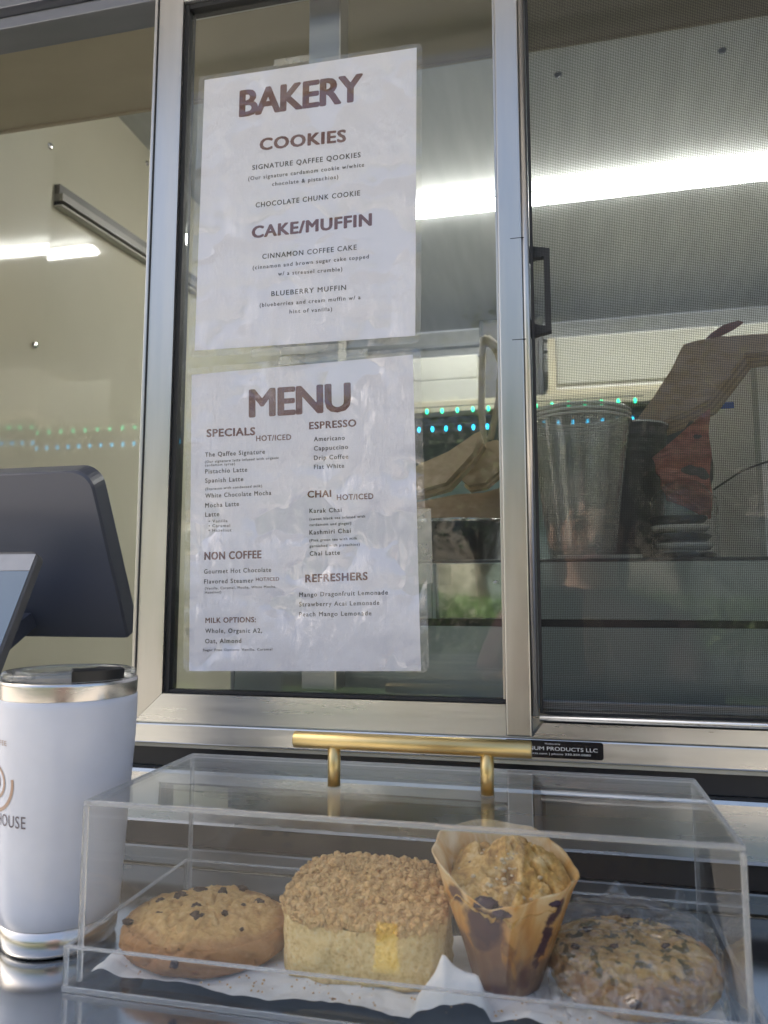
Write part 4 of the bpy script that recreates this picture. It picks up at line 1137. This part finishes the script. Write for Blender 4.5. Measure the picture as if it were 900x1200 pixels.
for k in range(3):
    c_ = cup('plastic_cup', ['clear plastic cup, outermost of the nested stack behind the insect screen', 'clear plastic cup nested second in the stack behind the insect screen', 'clear plastic cup, innermost of the nested stack behind the insect screen'][k],
        'cup', .0765, .125, CT+.0006+.0045*k, .0315-.0012*k, .0490, .139, 'cup_clear', 'cup_rim')
    c_['group'] = 'nested clear cups behind the screen'
put('liquid_fill', *lathe([(.028, CT+.012), (.031, CT+.038)], .0765, .125, 40), mat('brown_fill', (.10, .05, .04), (.14, .08, .06), .4), c_)
cup('dark_cup', 'charcoal paper cup standing behind the clear plastic cups', 'cup', .1330, .215, CT+.0006, .0300, .0400, .150, 'charcoal', 'cup_rim')
T = thing('cup_sleeve', 'flat cream card lying in front of the cups', 'card', (.10, .08, CT)); box('card', 'white_box', T, .052, .128, .075, .110, CT+.0003, CT+.0040, .0006)
# grey white carton at right
T = thing('carton', 'large pale grey carton at the right edge behind the screen', 'box', (.30, .3, CT))
v, f = prism([(.2700, .25), (.2200, .34), (.34, .44), (.42, .28)], 'z', CT+.0005, .263)
put('carton_body', v, f, 'grey_box', T)
put('edge_tape', *prism([(.2700, .2485), (.2760, .2485), (.2760, .2495), (.2700, .2495)], 'z', CT+.001, .26), 'white_box', T)
put('dark_stick', *tube([(.222, .235, .105), (.252, .232, .125), (.275, .230, .133), (.32, .235, .136)], .0012, 6), 'charcoal', T)  # thin dark stick crossing in front of the carton
box('blue_reflection_patch', mat('painted_blue_reflection', (.06, .12, .5), None, .5), T, .2300, .2480, .2360, .2366, .196, .203)  # small blue reflection, painted as a flat patch
# flattened kraft bags hanging over the carton
T = thing('kraft_bags', 'bundle of flattened brown kraft bags draped over the carton', 'paper bags', (.2, .2, .17))
base = [(.1349, .1727), (.1560, .2010), (.1780, .2330), (.1911, .2598), (.2044, .2636), (.2300, .2660), (.2769, .2660), (.40, .268), (.40, .246), (.276, .2470), (.2524, .2458), (.2350, .2230), (.2144, .1967), (.1900, .1850), (.1615, .1742)]
for k in range(7):
    o_ = .0022*k
    pts = [(x+o_*.9+.0012*noise.noise(Vector((x*90, z*90, k))), z-.0016*k+.0012*noise.noise(Vector((x*80, z*80, k+9)))) for x, z in base]
    put('bag', *prism(pts, 'y', .198+.0035*k, .2008+.0035*k), 'kraft' if k % 2 else 'kraft_dark', T)
T = thing('paper_scrap', 'torn reddish brown paper scrap sticking up from the kraft bags', 'paper', (.235, .2, .265))
put('scrap', *prism([(.2150, .2655), (.2200, .2705), (.2330, .2790), (.2480, .2825), (.2530, .2800), (.2440, .2735), (.2340, .2690), (.2290, .2665)], 'y', .197, .200), mat('red_brown_paper', (.17, .07, .05), (.26, .12, .09), .7), T)
# dark red cloth
def cloth():
    T = thing('folded_cloth', 'folded dark red cloth hanging beside the dark cup', 'cloth', (.18, .16, .09))
    v, f = [], []; NU, NV = 40, 40
    for j in range(NV+1):
        for i in range(NU+1):
            u, w_ = i/NU, j/NV
            x = .148+.060*u; z = .072+.100*w_
            lo = .155+.03*math.sin(w_*3)
            x = .1500+(.0560*u)*(1-.25*(1-w_)) + .012*(1-w_)
            z = .066+.104*w_*(.62+.45*u)+.02*(1-u)*(1-w_)
            y = .155-.006*math.sin(w_*16+u*5)-.003*noise.noise(Vector((u*5, w_*5, 1)))
            v.append((x, y, z))
    n = len(v)
    v += [(a, b+.006, c) for a, b, c in v]
    for j in range(NV):
        for i in range(NU):
            a = j*(NU+1)+i; f.append((a, a+1, a+NU+2, a+NU+1)); f.append((n+a, n+a+NU+1, n+a+NU+2, n+a+1))
    put('cloth_fold', v, f, 'red', T, True)
    put('dark_fold', *blob((.192, .165, .122), (.017, .006, .044), 3, .18, 2, 3), 'charcoal', T, True)
cloth()
T = thing('wrapped_lids', 'sleeve of stacked cup lids in shiny clear wrap between dark cup and carton', 'lids', (.175, .13, CT))
for k in range(5):
    put('stacked_lid', *lathe([(.0003, CT+.002+.009*k), (.024, CT+.002+.009*k), (.0265, CT+.0045+.009*k), (.0285, CT+.007+.009*k), (.0275, CT+.0085+.009*k), (.020, CT+.0075+.009*k)], .1765-.0015*k, .150, 40, False), 'cup_rim' if k % 2 else 'dark_steel', T, smooth=True)
v, f = [], []; NU, NV = 64, 40
for j in range(NV+1):
    for k in range(NU):
        a = 2*math.pi*k/NU; t = j/NV; ca, sa = math.cos(a), math.sin(a)
        rr_ = .031*(1-.05*t) if t < .72 else .0295*(1-((t-.72)/.28))**.6+.006*(t-.72)/.28
        z = CT+.0006+.062*min(t, .72)/.72+(.018*(t-.72)/.28 if t > .72 else 0)
        cr = .0030*abs(noise.noise(Vector((ca*4, sa*4, t*6))))+.0016*noise.noise(Vector((ca*11, sa*11, t*14)))
        v.append((.1765+(rr_+cr)*ca, .150+(rr_+cr)*sa, z+.004*noise.noise(Vector((ca*2, sa*2, 9)))*t))
for j in range(NV):
    for k in range(NU): f.append((j*NU+k, j*NU+(k+1) % NU, (j+1)*NU+(k+1) % NU, (j+1)*NU+k))
put('packet_film', v, f, 'wrap', T, True)
# paper bags in the left pane
def paperbag(name, label, pts, y0, y1, m, seed):
    T = thing(name, label, 'paper bag', (sum(p[0] for p in pts)/len(pts), y0, min(p[1] for p in pts)))
    n = 6
    for k in range(2):
        q = [(x, z-.004*k) for x, z in pts]
        v, f = prism(q, 'y', y0+(y1-y0)*k*.52, y0+(y1-y0)*(k*.52+.48))
        v = [(a+.002*noise.noise(Vector((a*40, c*40, seed))), b+.006*noise.noise(Vector((a*25, c*25, seed+4))), c) for a, b, c in v]
        put('bag_side', v, f, m, T)
    return T
paperbag('paper_bag', 'folded kraft paper bag with an open mouth behind the glass', [(-.125, .125), (-.100, .1400), (-.066, .1540), (-.036, .1735), (-.030, .1760), (-.0290, .1690), (-.040, .1500), (-.070, .1180), (-.105, .1090), (-.125, .1090)], .20, .25, 'kraft', 2)
paperbag('paper_bag', 'kraft paper bag tapering right beneath the open mouthed one', [(-.058, .128), (-.028, .173), (-.0160, .1760), (-.004, .169), (.003, .164), (-.004, .1450), (-.030, .1240), (-.050, .1210)], .252, .29, 'kraft', 6)
paperbag('paper_bag', 'dark creased paper bag lying under the kraft bags on the cabinet', [(-.135, CT+.001), (-.135, .106), (-.070, .117), (-.035, .118), (.0, .128), (.010, .128), (.012, .080), (.006, CT+.001)], .30, .36, 'kraft_dark', 9)
T = thing('steel_pan', 'shiny dark steel pan lying in front of the creased paper bag', 'pan', (-.06, .22, CT))
v, f = lathe([(.050, CT+.0008), (.056, CT+.004), (.060, CT+.046), (.064, CT+.050), (.062, CT+.051), (.056, CT+.046)], -.062, .225, 60, False); put('pan_wall', v, f, 'steel_counter', T, smooth=True)
put('pan_base', *lathe([(.0004, CT+.0009), (.052, CT+.0009)], -.062, .225, 48, False), 'steel_counter', T)
T = thing('grey_carton', 'grey carton with a pale spiral mark low behind the glass', 'box', (-.22, .12, -.3)) if False else None

# ================================================================== OUTSIDE, BEHIND THE VIEWER
def tree(x, y, h, seed, label):
    r = random.Random(seed); gz = -1.34
    T = thing('broadleaf_tree', label, 'tree', (x, y, gz), 'trees across the car park')
    pts = [(x+.15*math.sin(k*1.3+seed)*k/5, y+.1*math.cos(k+seed)*k/5, gz+h*.5*k/5) for k in range(6)]
    parts = [tube(pts, [.16*h/5*(1-.11*k) for k in range(6)], 10)]
    cl = []
    for k in range(9):
        a = k*2.4+seed; t0 = Vector(pts[3+k % 3]); e_ = Vector((x+math.cos(a)*h*.26*r.uniform(.6, 1.1), y+math.sin(a)*h*.26*r.uniform(.6, 1.1), gz+h*r.uniform(.55, .92)))
        md = (t0+e_)/2+Vector((0, 0, .1)); parts.append(tube([t0, md, e_], [.06, .04, .015], 6)); cl.append(e_); cl.append(md)
    put('trunk', *join(*parts), 'bark', T, True)
    V, Fc = [], []
    for k in range(4200):
        c = r.choice(cl); d = Vector((r.gauss(0, 1), r.gauss(0, 1), r.gauss(0, .7)))*h*.085; p = c+d
        s = r.uniform(.05, .10); a = Vector((r.uniform(-1, 1), r.uniform(-1, 1), r.uniform(-.6, .6))).normalized()*s
        b = a.cross(Vector((r.uniform(-1, 1), r.uniform(-1, 1), 1))).normalized()*s*.6
        n0 = len(V); V += [tuple(p-a), tuple(p+b), tuple(p+a), tuple(p-b)]; Fc.append((n0, n0+1, n0+2, n0+3))
    put('crown', V, Fc, 'leaf', T, kind='stuff')
TR = ((-7.5, -13, 6.0, 1, 'tall green tree on the lawn, farthest to the left of the truck'), (-3.4, -11.5, 5.2, 2, 'green tree on the lawn just left of the serving window'),
          (.6, -12.5, 6.4, 3, 'tallest green tree on the lawn, straight across from the window'), (4.4, -11, 5.0, 4, 'low green tree on the lawn to the right of the truck'),
          (-5.4, -15, 5.6, 5, 'green tree behind the second tree, close to the building'), (-1.4, -15.2, 5.4, 6, 'green tree before the middle of the building'),
          (2.6, -15, 5.2, 7, 'green tree just right of the tallest one, near the building'), (7.4, -13, 5.8, 8, 'green tree on the lawn, farthest to the right'))
for a in TR: tree(*a)
V, Fc = [], []
for k in range(26000):
    x = rnd.uniform(-14, 14); y = -10.2+rnd.uniform(-.45, .45); z = -1.34+rnd.random()**.8*1.35+.08*math.sin(x*2.1)
    s_ = rnd.uniform(.035, .075); a = Vector((rnd.uniform(-1, 1), rnd.uniform(-1, 1), rnd.uniform(-1, 1))).normalized()*s_; b = a.orthogonal().normalized()*s_*.6
    n0 = len(V); p = Vector((x, y, z)); V += [tuple(p-a), tuple(p+b), tuple(p+a), tuple(p-b)]; Fc.append((n0, n0+1, n0+2, n0+3))
tag(put('hedge', V, Fc, 'leaf'), 'long clipped green hedge along the edge of the lawn', 'hedge')

def building():
    T = thing('shop_building', 'long low sandy coloured building across the car park behind the trees', 'building', (0, -19, -1.45))
    box('wall', 'stucco', T, -22, 22, -24, -17.5, -1.45, 3.6)
    rf = box('roof', 'concrete', T, -22.3, 22.3, -24.3, -17.2, 3.602, 3.95, .03)
    for k in range(9):
        x = -18+4.4*k
        w_ = box('window', 'alu_h', T, x-1.2, x+1.2, -17.52, -17.42, -.6, 1.7, .02)
        for q in range(2): box('pane', 'panel_teal', w_, x-1.12+q*1.14, x-.02+q*1.14, -17.43, -17.40, -.52, 1.62)
M['stucco'] = mat('sandy_stucco', (.60, .54, .46), (.68, .61, .52), .9, scale=2)
building()

# unseen flip-up hatch, added above the window to hold off blue sky light
def hatch():
    T = thing('added_sky_hatch', 'unseen white flip up hatch added above the serving window to block blue sky', 'hatch', (-.15, -.02, .80))
    def slab(y0, z0, y1, z1, th, x0, x1, m, name):
        put(name, *prism([(y0, z0), (y1, z1), (y1, z1+th), (y0, z0+th)], 'x', x0, x1), m, T)
    slab(-.025, .80, -.50, .92, .025, -1.0, .68, 'hatch_paint', 'hatch_panel')
    slab(-.030, .785, -.495, .905, .0145, -1.0, -.965, 'alu_dark', 'frame_member')
    slab(-.030, .785, -.495, .905, .0145, .645, .68, 'alu_dark', 'frame_member')
    box('frame_member', 'alu_dark', T, -.964, .644, -.50, -.465, .885, .905)
    for x in (-.985, .665):
        put('gas_strut', *tube([(x, -.012, .30), (x, -.42, .88)], .008, 10), 'alu_dark', T, True)
M['hatch_paint'] = mat('grey_white_paint', (.66,.66,.66),(.72,.72,.72), .45, .55, scale=3)
hatch()

# ================================================================== THE VIEWER, mirrored in the glass
def person():
    G = -1.45
    T = thing('person', 'person in dark sweater and jeans holding up a phone, mirrored in the window', 'person', (.13, -1.02, G))
    J, E, Rr = [], [], []
    def j(x, y, z, r, par=None, r2=None):
        J.append((x-.13, y+1.02, z-G)); Rr.append((r, r2 or r)); k = len(J)-1
        if par is not None: E.append((par, k))
        return k
    pel = j(.13, -1.04, -.56, .155, None, .115)
    ab = j(.13, -1.05, -.40, .140, pel, .105); ch = j(.13, -1.05, -.20, .155, ab, .115); uc = j(.13, -1.045, -.08, .135, ch, .10)
    nk = j(.13, -1.035, .00, .056, uc); nh = j(.13, -1.02, .05, .055, nk)
    h1 = j(.13, -1.00, .09, .072, nh, .085); h2 = j(.13, -1.00, .155, .080, h1, .095); j(.13, -1.01, .205, .055, h2, .07)
    for s_ in (-1, 1):
        hip = j(.13+s_*.10, -1.04, -.64, .095, pel); kn = j(.13+s_*.115, -1.0, -1.02, .060, hip); an = j(.13+s_*.12, -1.05, -1.38, .040, kn)
        j(.13+s_*.13, -.93, -1.405, .034, an)
        sh = j(.13+s_*.17, -1.03, -.09, .062, uc); el = j(.13+s_*.235-.02, -.90, -.31, .046, sh)
        px = .0575+s_*.052
        wr = j(px+s_*.022, -.735, -.150, .029, el); pm = j(px+s_*.010, -.690, -.105, .028, wr, .018); kn2 = j(px+s_*.008, -.672, -.085, .026, pm, .014)
        for f_ in range(4):
            z = -.110+.018*f_
            a = j(px+s_*.010, -.660, z, .0088, kn2 if f_ > 1 else pm); b = j(px+s_*.004, -.644, z+.002, .0080, a); j(px-s_*.014, -.642, z+.003, .0070, b)
        a = j(px-s_*.004, -.678, -.070, .0100, pm); j(px-s_*.018, -.668, -.052, .0085, a)
    me = bpy.data.meshes.new('body'); me.from_pydata(J, E, []); o = bpy.data.objects.new('body', me); C.objects.link(o)
    m = o.modifiers.new('skin', 'SKIN'); sv = me.skin_vertices[0].data
    for k, (a, b) in enumerate(Rr): sv[k].radius = (a, b)
    sv[0].use_root = True
    o.modifiers.new('sub', 'SUBSURF').levels = 2
    bpy.context.view_layer.update()
    m2 = bpy.data.meshes.new_from_object(o.evaluated_get(bpy.context.evaluated_depsgraph_get()))
    o.modifiers.clear(); o.data = m2; bpy.data.meshes.remove(me); m2.name = 'body'; o.parent = T
    m2.materials.clear()
    for q in ('sweater', 'jeans', 'skin', 'shoe'): m2.materials.append(M[q])
    for p in m2.polygons:
        p.use_smooth = True; c = p.center; x, y, z = c.x+.13, c.y-1.02, c.z+G
        p.material_index = 2 if (z > .005 and y < -.9) or y > -.755 else 3 if z < -1.37 else 1 if z < -.60 else 0
    hd = put('hair', *blob((.13, -1.035, .165), (.098, .108, .105), 4, .10, 5, 2), 'hair', T, True)
    put('hair', *blob((.13, -1.085, .06), (.085, .050, .13), 4, .10, 5, 5), 'hair', T, True)
    put('nose', *blob((.13, -.905, .105), (.013, .022, .020), 3, .03, 2, 1), 'skin', T, True)
    for s_ in (-1, 1):
        put('ear', *blob((.13+s_*.082, -1.0, .115), (.010, .020, .030), 3, .1, 2, 1), 'skin', T, True)
        put('eye', *blob((.13+s_*.032, -.923, .130), (.012, .008, .007), 3, 0, 2, 1), 'black_plastic', T, True)
        put('eyebrow', *blob((.13+s_*.034, -.921, .150), (.020, .006, .004), 3, 0, 2, 1), 'hair', T, True)
    put('lips', *blob((.13, -.915, .065), (.024, .008, .008), 3, .03, 2, 1), 'lips', T, True)
    P_ = thing('phone', 'black phone held up by the person in front of the window', 'phone', (.0575, -.6525, -.075))
    v, f = prism(rrect(.0200, .0950, -.148, .004, .010), 'y', -.6580, -.6500); put('phone_body', v, f, 'black_plastic', P_)
    put('camera_bump', *prism(rrect(.0230, .0430, -.030, .000, .006), 'y', -.6499, -.6480), 'black_plastic', P_)
M['sweater'] = mat('dark_maroon_knit', (.045, .022, .024), (.065, .032, .034), .9, scale=60)
M['jeans'] = mat('dark_denim', (.02, .028, .05), (.035, .045, .075), .85, scale=60)
M['skin'] = mat('skin', (.48, .29, .21), (.54, .34, .25), .5, sss=.1)
M['lips'] = mat('lip_skin', (.42, .17, .15), None, .4)
M['shoe'] = mat('black_shoe', (.02, .02, .02), None, .5)
M['hair'] = mat('dark_brown_hair', (.02, .012, .008), (.035, .022, .014), .5, scale=80, stretch=(1, 1, .1))
person()
